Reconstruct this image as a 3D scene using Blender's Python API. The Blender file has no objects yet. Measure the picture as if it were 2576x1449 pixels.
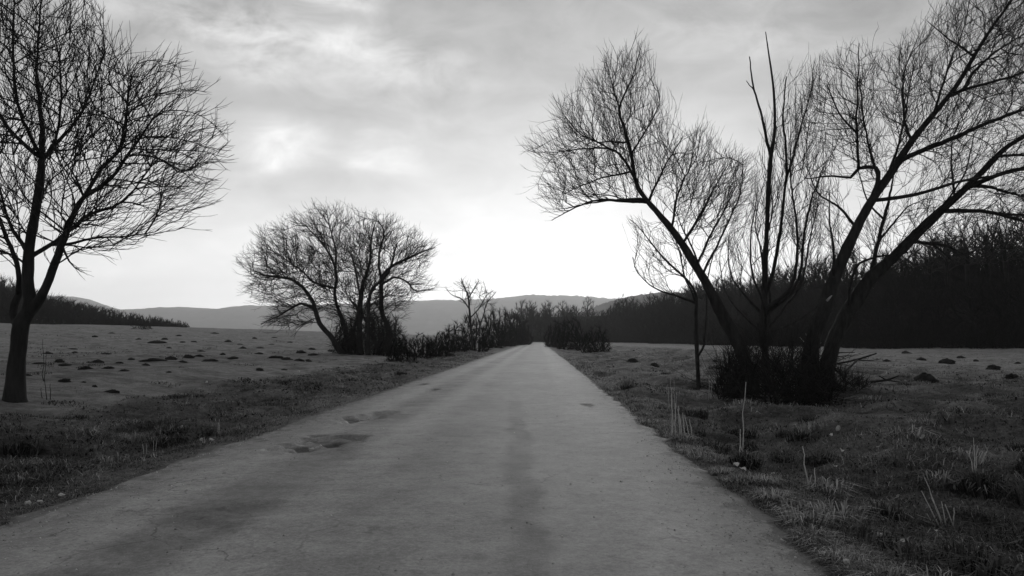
import bpy, math, random
import numpy as np
from mathutils import Matrix, Vector

# ------------------------------------------------------------------ camera
sc = bpy.context.scene
W, H, F = 2576.0, 1449.0, 2022.0          # photograph frame used for measuring, focal length in its pixels
CAM_H = 1.35
PITCH = math.atan((852 - H / 2) / F)
YAW = math.atan((1355 - W / 2) / F)
cam = bpy.data.cameras.new('camera')
cam_o = bpy.data.objects.new('camera', cam)
sc.collection.objects.link(cam_o)
cam.sensor_width = 36.0
cam.lens = 36.0 * F / W
cam.clip_start = 0.05
cam.clip_end = 20000
cam_o.location = (0, 0, CAM_H)
cam_o.rotation_euler = (math.pi / 2 + PITCH, 0, YAW)
sc.camera = cam_o
RM = np.array((Matrix.Rotation(YAW, 3, 'Z') @ Matrix.Rotation(math.pi / 2 + PITCH, 3, 'X')))
EYE = np.array([0, 0, CAM_H])

# ------------------------------------------------------------------ sky, sun, exposure
SUN_EL, SUN_AZ = math.radians(6), math.radians(4)      # ahead of the camera, a little right of the road
world = bpy.data.worlds.new('World')
sc.world = world
world.use_nodes = True


# pale cloud puffs: azimuth from the road, elevation, half widths (degrees), weight
CLOUDS = [(-22.0, 21.0, 4.5, 1.3, 0.9), (-19.5, 19.2, 3.0, 1.6, 0.9), (-14.0, 19.6, 6.0, 1.9, 0.8), (-8.0, 18.0, 4.5, 1.6, 0.6),
          (-18.5, 12.9, 2.8, 1.5, 0.8), (-11.5, 13.2, 2.4, 1.1, 0.6), (-15.0, 23.0, 3.0, 0.9, 0.9), (14.0, 20.5, 9.0, 2.0, 0.35), (-33.0, 12.0, 7.0, 2.5, 0.4)]


def build_world():
    nt = world.node_tree
    nt.nodes.clear()
    N = nt.nodes.new
    L = nt.links.new

    def math_n(op, a, b=None, c=None, clamp=False):
        n = N('ShaderNodeMath')
        n.operation = op
        n.use_clamp = clamp
        for i, v in enumerate((a, b, c)):
            if v is None:
                continue
            if isinstance(v, (int, float)):
                n.inputs[i].default_value = v
            else:
                L(v, n.inputs[i])
        return n.outputs[0]

    sky = N('ShaderNodeTexSky')
    sky.sky_type = 'NISHITA'
    sky.sun_disc = False
    sky.sun_elevation = SUN_EL
    sky.sun_rotation = SUN_AZ
    sky.air_density = 1.0
    sky.dust_density = 1.0
    bw = N('ShaderNodeRGBToBW')
    L(sky.outputs[0], bw.inputs[0])
    sky_l = math_n('MULTIPLY', bw.outputs[0], 0.009)
    tc = N('ShaderNodeTexCoord')
    sep = N('ShaderNodeSeparateXYZ')
    L(tc.outputs['Generated'], sep.inputs[0])
    up = math_n('MAXIMUM', sep.outputs[2], 0.0)
    # cloud deck: direction projected on a layer overhead
    zz = math_n('ADD', up, 0.14)
    comb = N('ShaderNodeCombineXYZ')
    L(math_n('DIVIDE', sep.outputs[0], zz), comb.inputs[0])
    L(math_n('DIVIDE', sep.outputs[1], zz), comb.inputs[1])

    def noise(scale, detail, rough, loc, dist=0.2, stretch=(0.6, 1.0, 1.0)):
        mp = N('ShaderNodeMapping')
        L(comb.outputs[0], mp.inputs[0])
        mp.inputs['Location'].default_value = loc
        mp.inputs['Rotation'].default_value = (0, 0, math.radians(-14))
        mp.inputs['Scale'].default_value = stretch
        n1 = N('ShaderNodeTexNoise')
        n1.inputs['Scale'].default_value = scale
        n1.inputs['Detail'].default_value = detail
        n1.inputs['Roughness'].default_value = rough
        n1.inputs['Distortion'].default_value = dist
        L(mp.outputs[0], n1.inputs['Vector'])
        return n1.outputs['Fac']
    big = noise(0.9, 4, 0.5, (3.3, 1.2, 0))
    mid = noise(2.6, 6, 0.55, (1.3, 4.2, 0))
    wa = math_n('SUBTRACT', noise(1.7, 5, 0.55, (7.1, 2.0, 0)), 0.5)
    we = math_n('SUBTRACT', noise(1.9, 5, 0.55, (2.1, 9.0, 0)), 0.5)
    az = math_n('ADD', math_n('ARCTAN2', sep.outputs[0], sep.outputs[1]), math_n('MULTIPLY', wa, 0.22))
    el = math_n('ADD', math_n('ARCSINE', sep.outputs[2]), math_n('MULTIPLY', we, 0.09))
    mq = N('ShaderNodeMapping')
    L(tc.outputs['Generated'], mq.inputs[0])
    mq.inputs['Scale'].default_value = (1.0, 1.0, 2.1)
    nq = N('ShaderNodeTexNoise')
    nq.inputs['Scale'].default_value = 11.0
    nq.inputs['Detail'].default_value = 7.0
    nq.inputs['Roughness'].default_value = 0.58
    nq.inputs['Distortion'].default_value = 0.4
    L(mq.outputs[0], nq.inputs['Vector'])
    fleece = nq.outputs['Fac']
    puffs = None
    for a0, e0, sa, se, k in CLOUDS:
        qa = math_n('POWER', math_n('ABSOLUTE', math_n('DIVIDE', math_n('SUBTRACT', az, math.radians(a0)), math.radians(sa))), 2.0)
        qe = math_n('POWER', math_n('ABSOLUTE', math_n('DIVIDE', math_n('SUBTRACT', el, math.radians(e0)), math.radians(se))), 2.0)
        g = math_n('MULTIPLY', math_n('EXPONENT', math_n('MULTIPLY', math_n('ADD', qa, qe), -1.0)), k)
        puffs = g if puffs is None else math_n('ADD', puffs, g)
    puffs = math_n('MULTIPLY', puffs, math_n('MAXIMUM', math_n('SUBTRACT', math_n('MULTIPLY', fleece, 3.2), 0.75), 0.0))
    # thin overcast: paler toward the horizon and toward the hidden sun
    low = math_n('EXPONENT', math_n('MULTIPLY', up, -6.2))
    fwd = math_n('ADD', math_n('MULTIPLY', sep.outputs[1], 0.20), 0.82)
    deck = math_n('ADD', math_n('MULTIPLY', low, 1.0), 0.165)
    deck = math_n('ADD', deck, math_n('MULTIPLY', math_n('SUBTRACT', big, 0.5), 0.28))
    deck = math_n('ADD', deck, math_n('ADD', math_n('MULTIPLY', math_n('SUBTRACT', mid, 0.5), 0.10), math_n('MULTIPLY', math_n('SUBTRACT', fleece, 0.5), 0.26)))
    deck = math_n('ADD', deck, math_n('MULTIPLY', puffs, 0.30))
    deck = math_n('MULTIPLY', deck, fwd)
    total = math_n('MULTIPLY', math_n('ADD', sky_l, deck), 10.0)
    bg = N('ShaderNodeBackground')
    L(total, bg.inputs['Color'])
    bg.inputs['Strength'].default_value = 0.10
    out = N('ShaderNodeOutputWorld')
    L(bg.outputs[0], out.inputs[0])


build_world()
sun = bpy.data.lights.new('sun', 'SUN')
sun.energy = 1.2
sun.angle = math.radians(20)
sun_o = bpy.data.objects.new('sun', sun)
sc.collection.objects.link(sun_o)
sd = Vector((math.sin(SUN_AZ) * math.cos(SUN_EL), math.cos(SUN_AZ) * math.cos(SUN_EL), math.sin(SUN_EL)))
sun_o.rotation_euler = sd.to_track_quat('Z', 'Y').to_euler()
sun_o.location = (0, 0, 60)
sc.view_settings.view_transform = 'Standard'
sc.view_settings.look = 'None'
sc.view_settings.exposure = 0.50
sc.view_settings.gamma = 1.0
sc.view_settings.use_curve_mapping = False
sc.render.engine = 'CYCLES'
sc.cycles.max_bounces = 5
sc.cycles.diffuse_bounces = 2
sc.cycles.volume_bounces = 1
sc.cycles.use_denoising = True

COL = sc.collection
rng = np.random.default_rng(7)


# ------------------------------------------------------------------ helpers
def ray(px, py):
    d = RM @ np.array([(px - W / 2) / F, (H / 2 - py) / F, -1.0])
    return d


def P(px, py, Y):
    """point on the sight line of a pixel at world depth Y"""
    d = ray(px, py)
    return EYE + d * (Y / d[1])


def hash2(i, j, s):
    n = (i.astype(np.int64) * 374761393 + j.astype(np.int64) * 668265263 + s * 1442695041) & 0x7fffffff
    n = ((n ^ (n >> 13)) * 1274126177) & 0x7fffffff
    n = n ^ (n >> 16)
    return (n & 0xffff) / 65535.0


def vnoise(x, y, s=0):
    x = np.asarray(x, float)
    y = np.asarray(y, float)
    i = np.floor(x)
    j = np.floor(y)
    fx = x - i
    fy = y - j
    fx = fx * fx * (3 - 2 * fx)
    fy = fy * fy * (3 - 2 * fy)
    a = hash2(i, j, s)
    b = hash2(i + 1, j, s)
    c = hash2(i, j + 1, s)
    d = hash2(i + 1, j + 1, s)
    return (a * (1 - fx) + b * fx) * (1 - fy) + (c * (1 - fx) + d * fx) * fy - 0.5


def sstep(a, b, x):
    t = np.clip((np.asarray(x, float) - a) / (b - a), 0, 1)
    return t * t * (3 - 2 * t)


ROAD_L, ROAD_R = -4.0, 1.73


def edge_wobble(y, s):
    return 0.05 * vnoise(y * 0.7, y * 0 + s, 5) + 0.12 * vnoise(y * 2.3, y * 0 + s, 6) + 0.12 * vnoise(y * 6.0, y * 0 + s, 7) + 0.10 * vnoise(y * 0.15, y * 0 + s, 8)


def height(x, y):
    x = np.asarray(x, float)
    y = np.asarray(y, float)
    dl = np.maximum(0, ROAD_L - x)
    dr = np.maximum(0, x - ROAD_R)
    z = 0.28 * sstep(1.0, 8.0, dl)
    z = z + np.clip(dl - 7, 0, 85) * 0.038 * (0.35 + 0.65 * sstep(10, 120, y))
    z = z + 0.006 * np.clip(y - 40, 0, 160) * sstep(3, 25, dl)
    rough = sstep(0.15, 1.2, dl) * (1 - 0.75 * sstep(3.6, 5.5, dl)) + sstep(0.15, 0.9, dr) * (1 - 0.7 * sstep(12, 22, dr))
    rough = rough * (1 - 0.8 * sstep(60, 140, np.abs(y)))
    z = z + rough * (0.42 * vnoise(x * 0.45, y * 0.38, 1) + 0.26 * vnoise(x * 1.2, y * 1.0, 2) + 0.12 * vnoise(x * 2.9, y * 2.6, 3))
    z = z - 0.10 * sstep(0.3, 1.5, dr) * (1 - sstep(3, 6, dr))
    z = z + (0.40 * vnoise(x * 0.07, y * 0.055, 4) + 0.16 * vnoise(x * 0.4, y * 0.3, 9) + 0.10 * vnoise(x * 1.1, y * 0.9, 10)) * (sstep(3, 10, dl) + sstep(3, 10, dr))
    inside = (x > ROAD_L + 0.3) & (x < ROAD_R - 0.3)
    z = np.where(inside, -0.30, z)
    return z


def hz(x, y):
    return float(height(np.array([x]), np.array([y]))[0])


def ground_px(px, py, tmax=400):
    """where the sight line of a pixel meets the ground"""
    d = ray(px, py)
    t = np.arange(2.0, tmax, 0.05)
    p = EYE[None] + t[:, None] * d[None]
    h = height(p[:, 0], p[:, 1])
    h = np.where((p[:, 0] > ROAD_L) & (p[:, 0] < ROAD_R), 0.0, h)
    k = np.argmax(p[:, 2] < h)
    if not (p[:, 2] < h).any():
        k = len(t) - 1
    return np.array([p[k, 0], p[k, 1], h[k]])


def mesh(name, verts, quads=None, tris=None, smooth=False):
    verts = np.asarray(verts, np.float32)
    me = bpy.data.meshes.new(name)
    idx = []
    starts = []
    n = 0
    if quads is not None and len(quads):
        q = np.asarray(quads, np.int32)
        idx.append(q.ravel())
        starts.append(n + 4 * np.arange(len(q)))
        n += q.size
    if tris is not None and len(tris):
        t = np.asarray(tris, np.int32)
        idx.append(t.ravel())
        starts.append(n + 3 * np.arange(len(t)))
        n += t.size
    idx = np.concatenate(idx)
    starts = np.concatenate(starts)
    me.vertices.add(len(verts))
    me.vertices.foreach_set('co', verts.ravel())
    me.loops.add(len(idx))
    me.loops.foreach_set('vertex_index', idx.astype(np.int32))
    me.polygons.add(len(starts))
    me.polygons.foreach_set('loop_start', starts.astype(np.int32))
    me.update(calc_edges=True)
    if smooth:
        me.polygons.foreach_set('use_smooth', np.ones(len(starts), bool))
    return me


def link(name, data, mat=None, parent=None, loc=None):
    o = bpy.data.objects.new(name, data)
    COL.objects.link(o)
    if mat is not None:
        data.materials.append(mat)
    if parent is not None:
        o.parent = parent
    if loc is not None:
        o.location = loc
    return o


def tag(o, label, cat, group=None):
    o['label'] = label
    o['category'] = cat
    if group:
        o['group'] = group
    return o


def thing(name, label, cat, loc=(0, 0, 0), group=None):
    o = bpy.data.objects.new(name, None)
    COL.objects.link(o)
    o.location = loc
    o.empty_display_size = 0.2
    return tag(o, label, cat, group)


# ------------------------------------------------------------------ materials (the photograph is black and white)
def g3(v):
    return (v, v, v, 1)


class NT:
    def __init__(self, name):
        self.m = bpy.data.materials.new(name)
        self.m.use_nodes = True
        self.t = self.m.node_tree
        self.b = self.t.nodes['Principled BSDF']
        self.b.inputs['Roughness'].default_value = 0.9
        self.b.inputs['Specular IOR Level'].default_value = 0.2
        self.co = self.t.nodes.new('ShaderNodeTexCoord')

    def link(self, a, b):
        self.t.links.new(a, b)

    def math(self, op, a, b=None, c=None, clamp=False):
        n = self.t.nodes.new('ShaderNodeMath')
        n.operation = op
        n.use_clamp = clamp
        for i, v in enumerate((a, b, c)):
            if v is None:
                continue
            if isinstance(v, (int, float)):
                n.inputs[i].default_value = v
            else:
                self.link(v, n.inputs[i])
        return n.outputs[0]

    def noise(self, scale, detail=4, rough=0.55, stretch=None, src='Object', dist=0.0):
        n = self.t.nodes.new('ShaderNodeTexNoise')
        n.inputs['Scale'].default_value = scale
        n.inputs['Detail'].default_value = detail
        n.inputs['Roughness'].default_value = rough
        n.inputs['Distortion'].default_value = dist
        v = self.co.outputs[src]
        if stretch:
            mp = self.t.nodes.new('ShaderNodeMapping')
            mp.inputs['Scale'].default_value = stretch
            self.link(v, mp.inputs[0])
            v = mp.outputs[0]
        self.link(v, n.inputs['Vector'])
        return n.outputs['Fac']

    def ramp(self, fac, p0, v0, p1, v1, mid=None):
        n = self.t.nodes.new('ShaderNodeValToRGB')
        e = n.color_ramp.elements
        e[0].position, e[0].color = p0, g3(v0)
        e[1].position, e[1].color = p1, g3(v1)
        if mid:
            k = e.new(mid[0])
            k.color = g3(mid[1])
        self.link(fac, n.inputs[0])
        return n.outputs[0]

    def sstep(self, v, a, b):
        n = self.t.nodes.new('ShaderNodeMapRange')
        n.interpolation_type = 'SMOOTHSTEP'
        n.inputs['From Min'].default_value = a
        n.inputs['From Max'].default_value = b
        self.link(v, n.inputs['Value'])
        return n.outputs[0]

    def mix(self, f, a, b):
        # a + f*(b-a), scalar
        return self.math('ADD', self.math('MULTIPLY', self.math('SUBTRACT', b, a), f), a)

    def xyz(self):
        s = self.t.nodes.new('ShaderNodeSeparateXYZ')
        self.link(self.co.outputs['Object'], s.inputs[0])
        return s.outputs

    def color(self, v):
        self.link(v, self.b.inputs['Base Color'])

    def bump(self, hgt, strength=0.5, dist=0.02):
        n = self.t.nodes.new('ShaderNodeBump')
        n.inputs['Strength'].default_value = strength
        n.inputs['Distance'].default_value = dist
        self.link(hgt, n.inputs['Height'])
        self.link(n.outputs[0], self.b.inputs['Normal'])


def bark_mat(name, lo, hi, scale=9.0):
    m = NT(name)
    n = m.noise(scale, 6, 0.65, (1, 1, 0.25))
    m.color(m.ramp(n, 0.3, lo, 0.72, hi))
    m.bump(m.noise(scale * 3, 6, 0.7, (1, 1, 0.2)), 0.8, 0.03)
    m.b.inputs['Specular IOR Level'].default_value = 0.1
    return m.m


def twig_mat(name, lo, hi):
    m = NT(name)
    g = m.t.nodes.new('ShaderNodeNewGeometry')
    m.color(m.ramp(g.outputs['Random Per Island'], 0.0, lo, 1.0, hi))
    m.b.inputs['Specular IOR Level'].default_value = 0.1
    return m.m


def blade_mat(name, lo, mid, hi, pos=0.75, patch=0.4):
    m = NT(name)
    g = m.t.nodes.new('ShaderNodeNewGeometry')
    r = m.ramp(g.outputs['Random Per Island'], 0.0, lo, 1.0, hi, (pos, mid))
    pn = m.ramp(m.noise(patch, 5, 0.65), 0.34, 0.40, 0.68, 1.9)
    m.color(m.math('MULTIPLY', r, pn))
    m.b.inputs['Specular IOR Level'].default_value = 0.15
    return m.m


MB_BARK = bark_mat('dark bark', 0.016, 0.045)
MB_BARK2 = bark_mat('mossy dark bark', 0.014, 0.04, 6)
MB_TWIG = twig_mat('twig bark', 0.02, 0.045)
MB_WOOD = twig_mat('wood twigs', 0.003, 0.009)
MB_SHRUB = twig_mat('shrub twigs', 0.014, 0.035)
MB_PALEWOOD = bark_mat('weathered bare wood', 0.22, 0.42, 14)


def ground_mat():
    m = NT('rough verge and short pasture')
    x, y, z = m.xyz()
    wob = m.math('MULTIPLY', m.math('SUBTRACT', m.noise(0.35, 3, 0.6), 0.5), 5.0)
    wob2 = m.math('MULTIPLY', m.math('SUBTRACT', m.noise(1.6, 3, 0.6), 0.5), 2.0)
    xs = m.math('ADD', x, m.math('ADD', wob, wob2))
    left = m.sstep(m.math('MULTIPLY', xs, -1.0), 7.6, 8.2)
    right = m.sstep(xs, 13.0, 19.0)
    field = m.math('MAXIMUM', left, right)
    fcol = m.math('MULTIPLY', m.ramp(m.noise(0.22, 5, 0.6), 0.3, 0.20, 0.7, 0.29), m.math('MULTIPLY', m.ramp(m.noise(3.0, 7, 0.75), 0.30, 0.50, 0.70, 1.42), m.ramp(m.noise(0.8, 7, 0.75), 0.36, 0.50, 0.54, 1.12)))
    vcol = m.math('MULTIPLY', m.ramp(m.noise(0.8, 6, 0.7), 0.36, 0.045, 0.66, 0.24), m.math('MULTIPLY', m.ramp(m.noise(9.0, 5, 0.7), 0.3, 0.5, 0.75, 1.5), m.ramp(m.noise(42.0, 4, 0.7), 0.3, 0.5, 0.7, 1.5)))
    col = m.mix(field, vcol, fcol)
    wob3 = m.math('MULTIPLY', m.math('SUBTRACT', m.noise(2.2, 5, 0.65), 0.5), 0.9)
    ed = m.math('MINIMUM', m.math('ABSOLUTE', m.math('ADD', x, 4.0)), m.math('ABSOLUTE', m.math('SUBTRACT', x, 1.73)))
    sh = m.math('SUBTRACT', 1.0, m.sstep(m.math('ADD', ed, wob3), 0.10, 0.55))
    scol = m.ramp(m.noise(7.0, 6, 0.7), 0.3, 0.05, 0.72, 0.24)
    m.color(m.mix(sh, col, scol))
    m.bump(m.noise(16, 8, 0.75), 1.0, 0.09)
    return m.m


def road_mat():
    m = NT('worn dusty asphalt')
    x, y, z = m.xyz()
    base = m.ramp(m.noise(0.55, 5, 0.6, (1, 0.35, 1)), 0.3, 0.25, 0.72, 0.385)
    blot = m.ramp(m.noise(2.6, 6, 0.65), 0.28, 0.74, 0.7, 1.12)
    spots = m.ramp(m.noise(9.0, 6, 0.7), 0.28, 0.70, 0.5, 1.03)
    grit = m.ramp(m.noise(70.0, 4, 0.7), 0.25, 0.72, 0.75, 1.28)
    c = m.math('MULTIPLY', m.math('MULTIPLY', base, blot), m.math('MULTIPLY', grit, spots))
    wob = m.math('MULTIPLY', m.math('SUBTRACT', m.noise(0.8, 4, 0.6), 0.5), 0.5)

    def band(center, half, soft):
        d = m.math('ABSOLUTE', m.math('SUBTRACT', m.math('ADD', x, wob), center))
        return m.math('SUBTRACT', 1.0, m.sstep(d, half, half + soft))
    # dark seam that drifts left as it runs away
    cen = m.math('SUBTRACT', 0.11, m.math('MULTIPLY', m.math('MINIMUM', y, 30.0), 0.036))
    seam = m.math('MULTIPLY', band(cen, 0.06, 0.16), m.ramp(m.noise(1.4, 4, 0.6, (1, 0.4, 1)), 0.30, 0.25, 0.6, 1.0))
    seam = m.math('MULTIPLY', seam, m.math('SUBTRACT', 1.0, m.sstep(y, 9.0, 24.0)))
    c = m.math('MULTIPLY', c, m.math('SUBTRACT', 1.0, m.math('MULTIPLY', seam, 0.50)))
    # wheel tracks worn pale
    tr = m.math('MAXIMUM', band(-1.85, 0.12, 0.35), m.math('MAXIMUM', band(-3.05, 0.1, 0.3), band(0.85, 0.15, 0.4)))
    c = m.math('MULTIPLY', c, m.math('ADD', 1.0, m.math('MULTIPLY', tr, 0.16)))
    # patchy dark bands along the ruts on the left half
    rut = m.math('MULTIPLY', m.math('MAXIMUM', band(-2.45, 0.12, 0.45), m.math('MULTIPLY', band(-1.2, 0.1, 0.5), 0.5)),
                 m.ramp(m.noise(0.6, 5, 0.65), 0.38, 0.0, 0.62, 1.0))
    c = m.math('MULTIPLY', c, m.math('SUBTRACT', 1.0, m.math('MULTIPLY', rut, 0.42)))
    vo = m.t.nodes.new('ShaderNodeTexVoronoi')
    vo.feature = 'DISTANCE_TO_EDGE'
    vo.inputs['Scale'].default_value = 0.9
    mpv = m.t.nodes.new('ShaderNodeVectorMath')
    nv = m.t.nodes.new('ShaderNodeTexNoise')
    nv.inputs['Scale'].default_value = 2.5
    nv.inputs['Detail'].default_value = 6
    m.link(m.co.outputs['Object'], nv.inputs['Vector'])
    mpv.operation = 'MULTIPLY_ADD'
    m.link(nv.outputs['Color'], mpv.inputs[0])
    mpv.inputs[1].default_value = (0.7, 0.7, 0.0)
    m.link(m.co.outputs['Object'], mpv.inputs[2])
    m.link(mpv.outputs[0], vo.inputs['Vector'])
    crack = m.math('MULTIPLY', m.math('SUBTRACT', 1.0, m.sstep(vo.outputs['Distance'], 0.002, 0.014)), m.ramp(m.noise(0.5, 4, 0.6), 0.48, 0.0, 0.6, 1.0))
    c = m.math('MULTIPLY', c, m.math('SUBTRACT', 1.0, m.math('MULTIPLY', crack, 0.45)))
    stone = m.ramp(m.noise(26.0, 4, 0.75), 0.30, 0.74, 0.68, 1.2)
    c = m.math('MULTIPLY', c, stone)
    # dirt washed in from the edges
    el = m.math('MAXIMUM', m.sstep(m.math('MULTIPLY', m.math('ADD', x, wob), -1.0), 3.2, 4.0), m.sstep(m.math('ADD', x, wob), 1.25, 1.8))
    c = m.math('MULTIPLY', c, m.math('SUBTRACT', 1.0, m.math('MULTIPLY', el, 0.22)))
    fing = m.math('ADD', m.math('MULTIPLY', m.math('SUBTRACT', m.noise(3.2, 6, 0.7, (1, 0.6, 1)), 0.5), 1.5), x)
    soil = m.math('MAXIMUM', m.sstep(m.math('MULTIPLY', fing, -1.0), 3.72, 3.86), m.sstep(fing, 1.50, 1.62))
    c = m.math('MULTIPLY', c, m.math('SUBTRACT', 1.0, m.math('MULTIPLY', soil, 0.42)))
    # colour darkens with depth toward the pothole bottoms
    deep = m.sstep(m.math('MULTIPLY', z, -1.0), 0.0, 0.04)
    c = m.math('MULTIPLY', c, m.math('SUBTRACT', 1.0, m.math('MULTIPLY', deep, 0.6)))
    m.color(c)
    m.b.inputs['Roughness'].default_value = 0.75
    m.b.inputs['Specular IOR Level'].default_value = 0.12
    m.bump(m.math('ADD', m.noise(40, 5, 0.7), m.math('MULTIPLY', m.noise(6, 4, 0.6), 0.6)), 0.35, 0.012)
    return m.m


def simple_mat(name, lo, hi, scale, bump=0.5, dist=0.03, rough=0.95):
    m = NT(name)
    m.color(m.ramp(m.noise(scale, 6, 0.65), 0.3, lo, 0.72, hi))
    m.bump(m.noise(scale * 4, 6, 0.7), bump, dist)
    m.b.inputs['Roughness'].default_value = rough
    return m.m


M_GROUND = ground_mat()
M_ROAD = road_mat()
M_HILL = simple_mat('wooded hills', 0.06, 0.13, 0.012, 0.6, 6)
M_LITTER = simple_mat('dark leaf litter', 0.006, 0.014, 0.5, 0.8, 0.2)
M_SOIL = simple_mat('dark molehill soil', 0.018, 0.05, 9, 1.0, 0.05)
M_STONE = simple_mat('pale stone', 0.45, 0.7, 12, 0.5, 0.01)
M_PALE = simple_mat('pale dry leaf', 0.45, 0.68, 20, 0.4, 0.005)
M_GRASS_V = blade_mat('dark rough verge grass', 0.04, 0.125, 0.40, 0.84, 0.8)
M_GRASS_F = blade_mat('short pasture grass', 0.10, 0.19, 0.30, 0.7, 0.25)
M_STRAW = blade_mat('pale dry straw', 0.18, 0.30, 0.48, 0.6, 0.9)
M_WEED = blade_mat('dark leafy weeds', 0.02, 0.045, 0.10, 0.8, 0.6)


# ------------------------------------------------------------------ ground and road
def axis(parts):
    out = []
    for a, b, n in parts:
        out.append(np.linspace(a, b, n, endpoint=False))
    return np.concatenate(out + [[parts[-1][1]]])


def build_ground():
    xs = axis([(-6400, -400, 12), (-400, -110, 16), (-110, -40, 34), (-40, -14, 44), (-14, -3.65, 62), (-3.65, 1.38, 4),
               (1.38, 10, 60), (10, 26, 48), (26, 80, 34), (80, 400, 18), (400, 6400, 12)])
    ys = axis([(-80, 0, 8), (0, 4, 10), (4, 14, 80), (14, 30, 80), (30, 60, 64), (60, 120, 48), (120, 300, 44), (300, 800, 20), (800, 6400, 20)])
    X, Y = np.meshgrid(xs, ys)
    Z = height(X, Y)
    v = np.stack([X, Y, Z], -1).reshape(-1, 3)
    nx, ny = len(xs), len(ys)
    i = np.arange(nx * ny).reshape(ny, nx)
    q = np.stack([i[:-1, :-1], i[:-1, 1:], i[1:, 1:], i[1:, :-1]], -1).reshape(-1, 4)
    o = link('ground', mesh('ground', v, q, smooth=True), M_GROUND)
    o['kind'] = 'structure'


HOLES = []


def add_hole(px, py, a, b, dep):
    p = ground_px(px, py)
    HOLES.append((p[0], p[1], a, b, dep))


for hpx in ((800, 1124, 0.40, 0.9, 0.06), (740, 1131, 0.24, 0.45, 0.05), (868, 1117, 0.3, 0.6, 0.055), (925, 1053, 0.36, 1.0, 0.05),
            (880, 1056, 0.25, 0.6, 0.045), (985, 1046, 0.12, 0.5, 0.03), (1090, 985, 0.12, 0.6, 0.04), (1062, 969, 0.15, 0.8, 0.03), (1478, 1024, 0.13, 0.5, 0.03),
            (360, 1310, 0.35, 0.30, 0.02), (640, 1290, 0.3, 0.4, 0.018), (520, 1350, 0.25, 0.4, 0.02), (1412, 1212, 0.05, 0.10, 0.02)):
    add_hole(*hpx)


def road_z(X, Y):
    t = (X - ROAD_L) / (ROAD_R - ROAD_L)
    Z = 0.035 * np.sin(np.pi * np.clip(t, 0, 1)) + 0.012 * vnoise(X * 0.8, Y * 0.25, 11) + 0.003 * vnoise(X * 3, Y * 1.5, 12)
    for hx, hy, a, b, dep in HOLES:
        w = 0.75 * vnoise(X * 4 + hx, Y * 2.2, 13) + 0.55 * vnoise(X * 11, Y * 7 + hy, 14)
        r = np.sqrt(((X - hx) / a) ** 2 + ((Y - hy) / b) ** 2) + w
        Z = Z - dep * (1 - sstep(0.60, 1.0, r)) + 0.18 * dep * np.exp(-((r - 1.2) / 0.25) ** 2)
    return Z


def build_road():
    ys = axis([(-60, 3, 30), (3, 24, 420), (24, 60, 130), (60, 330, 70)])
    ts = np.linspace(0, 1, 81)
    T, Y = np.meshgrid(ts, ys)
    left = ROAD_L + edge_wobble(Y, 3.3)
    right = ROAD_R + edge_wobble(Y, 9.7)
    X = left + (right - left) * T
    Z = road_z(X, Y)
    lip = np.clip((np.minimum(T, 1 - T)) / 0.012, 0, 1)
    Z = Z - 0.14 * (1 - lip)
    v = np.stack([X, Y, Z + 0.004], -1).reshape(-1, 3)
    nx, ny = len(ts), len(ys)
    i = np.arange(nx * ny).reshape(ny, nx)
    q = np.stack([i[:-1, :-1], i[:-1, 1:], i[1:, 1:], i[1:, :-1]], -1).reshape(-1, 4)
    o = link('road', mesh('road', v, q, smooth=True), M_ROAD)
    o['kind'] = 'structure'


def build_hills(name, prof, Yc, half, x0, x1, n, fuzz, seed):
    xs, zs = [], []
    for px, py in prof:
        p = P(px, py, Yc)
        xs.append(p[0])
        zs.append(p[2])
    X = np.linspace(x0, x1, n)
    Hh = np.interp(X, xs, zs)
    Hh = np.convolve(np.pad(Hh, 3, 'edge'), np.ones(7) / 7, 'valid')
    ys = np.linspace(-1, 1, 41)
    V = []
    k = 5000.0 / Yc
    for t in ys:
        Y = Yc + t * half
        prof_t = np.cos(np.clip(t, -1, 1) * np.pi / 2) ** 1.3
        nn = 0.22 * Hh * (vnoise(X * 0.003 * k, X * 0 + Y * 0.003 * k, seed) + 0.5 * vnoise(X * 0.009 * k, X * 0 + Y * 0.009 * k, seed + 1))
        fine = fuzz * (vnoise(X * 0.03 * k, X * 0 + Y * 0.03 * k, seed + 2) + 0.8 * vnoise(X * 0.11 * k, X * 0 + Y * 0.11 * k, seed + 3))
        z = Hh * prof_t + nn * prof_t * (1 - prof_t) * 2 + fine * (prof_t > 0.3) - 4 * (abs(t) > 0.98)
        V.append(np.stack([X, np.full_like(X, Y), z], -1))
    v = np.array(V).reshape(-1, 3)
    i = np.arange(len(v)).reshape(len(ys), len(X))
    q = np.stack([i[:-1, :-1], i[:-1, 1:], i[1:, 1:], i[1:, :-1]], -1).reshape(-1, 4)
    o = link(name, mesh(name, v, q, smooth=True), M_HILL)
    o['kind'] = 'structure'


build_ground()
build_road()
build_hills('hills', [(-900, 735), (-300, 745), (0, 752), (120, 752), (175, 744), (235, 768), (300, 782), (380, 779), (460, 773), (560, 779), (650, 769), (720, 772),
                      (860, 768), (1000, 759), (1100, 757), (1180, 756), (1250, 753), (1330, 743), (1450, 746), (1540, 753), (1640, 751), (1760, 745), (1900, 742),
                      (2200, 735), (2576, 740), (3200, 745)], 5000.0, 1300.0, -6000, 5800, 900, 9.0, 21)
build_hills('near_hill', [(1380, 838), (1440, 800), (1500, 772), (1560, 752), (1640, 740), (1720, 738), (1900, 742), (2300, 735), (2700, 740)], 1500.0, 420.0, 30, 1300, 300, 6.0, 31)


# ------------------------------------------------------------------ branching
def unit(v):
    return v / np.maximum(np.linalg.norm(v, axis=-1, keepdims=True), 1e-9)


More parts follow.
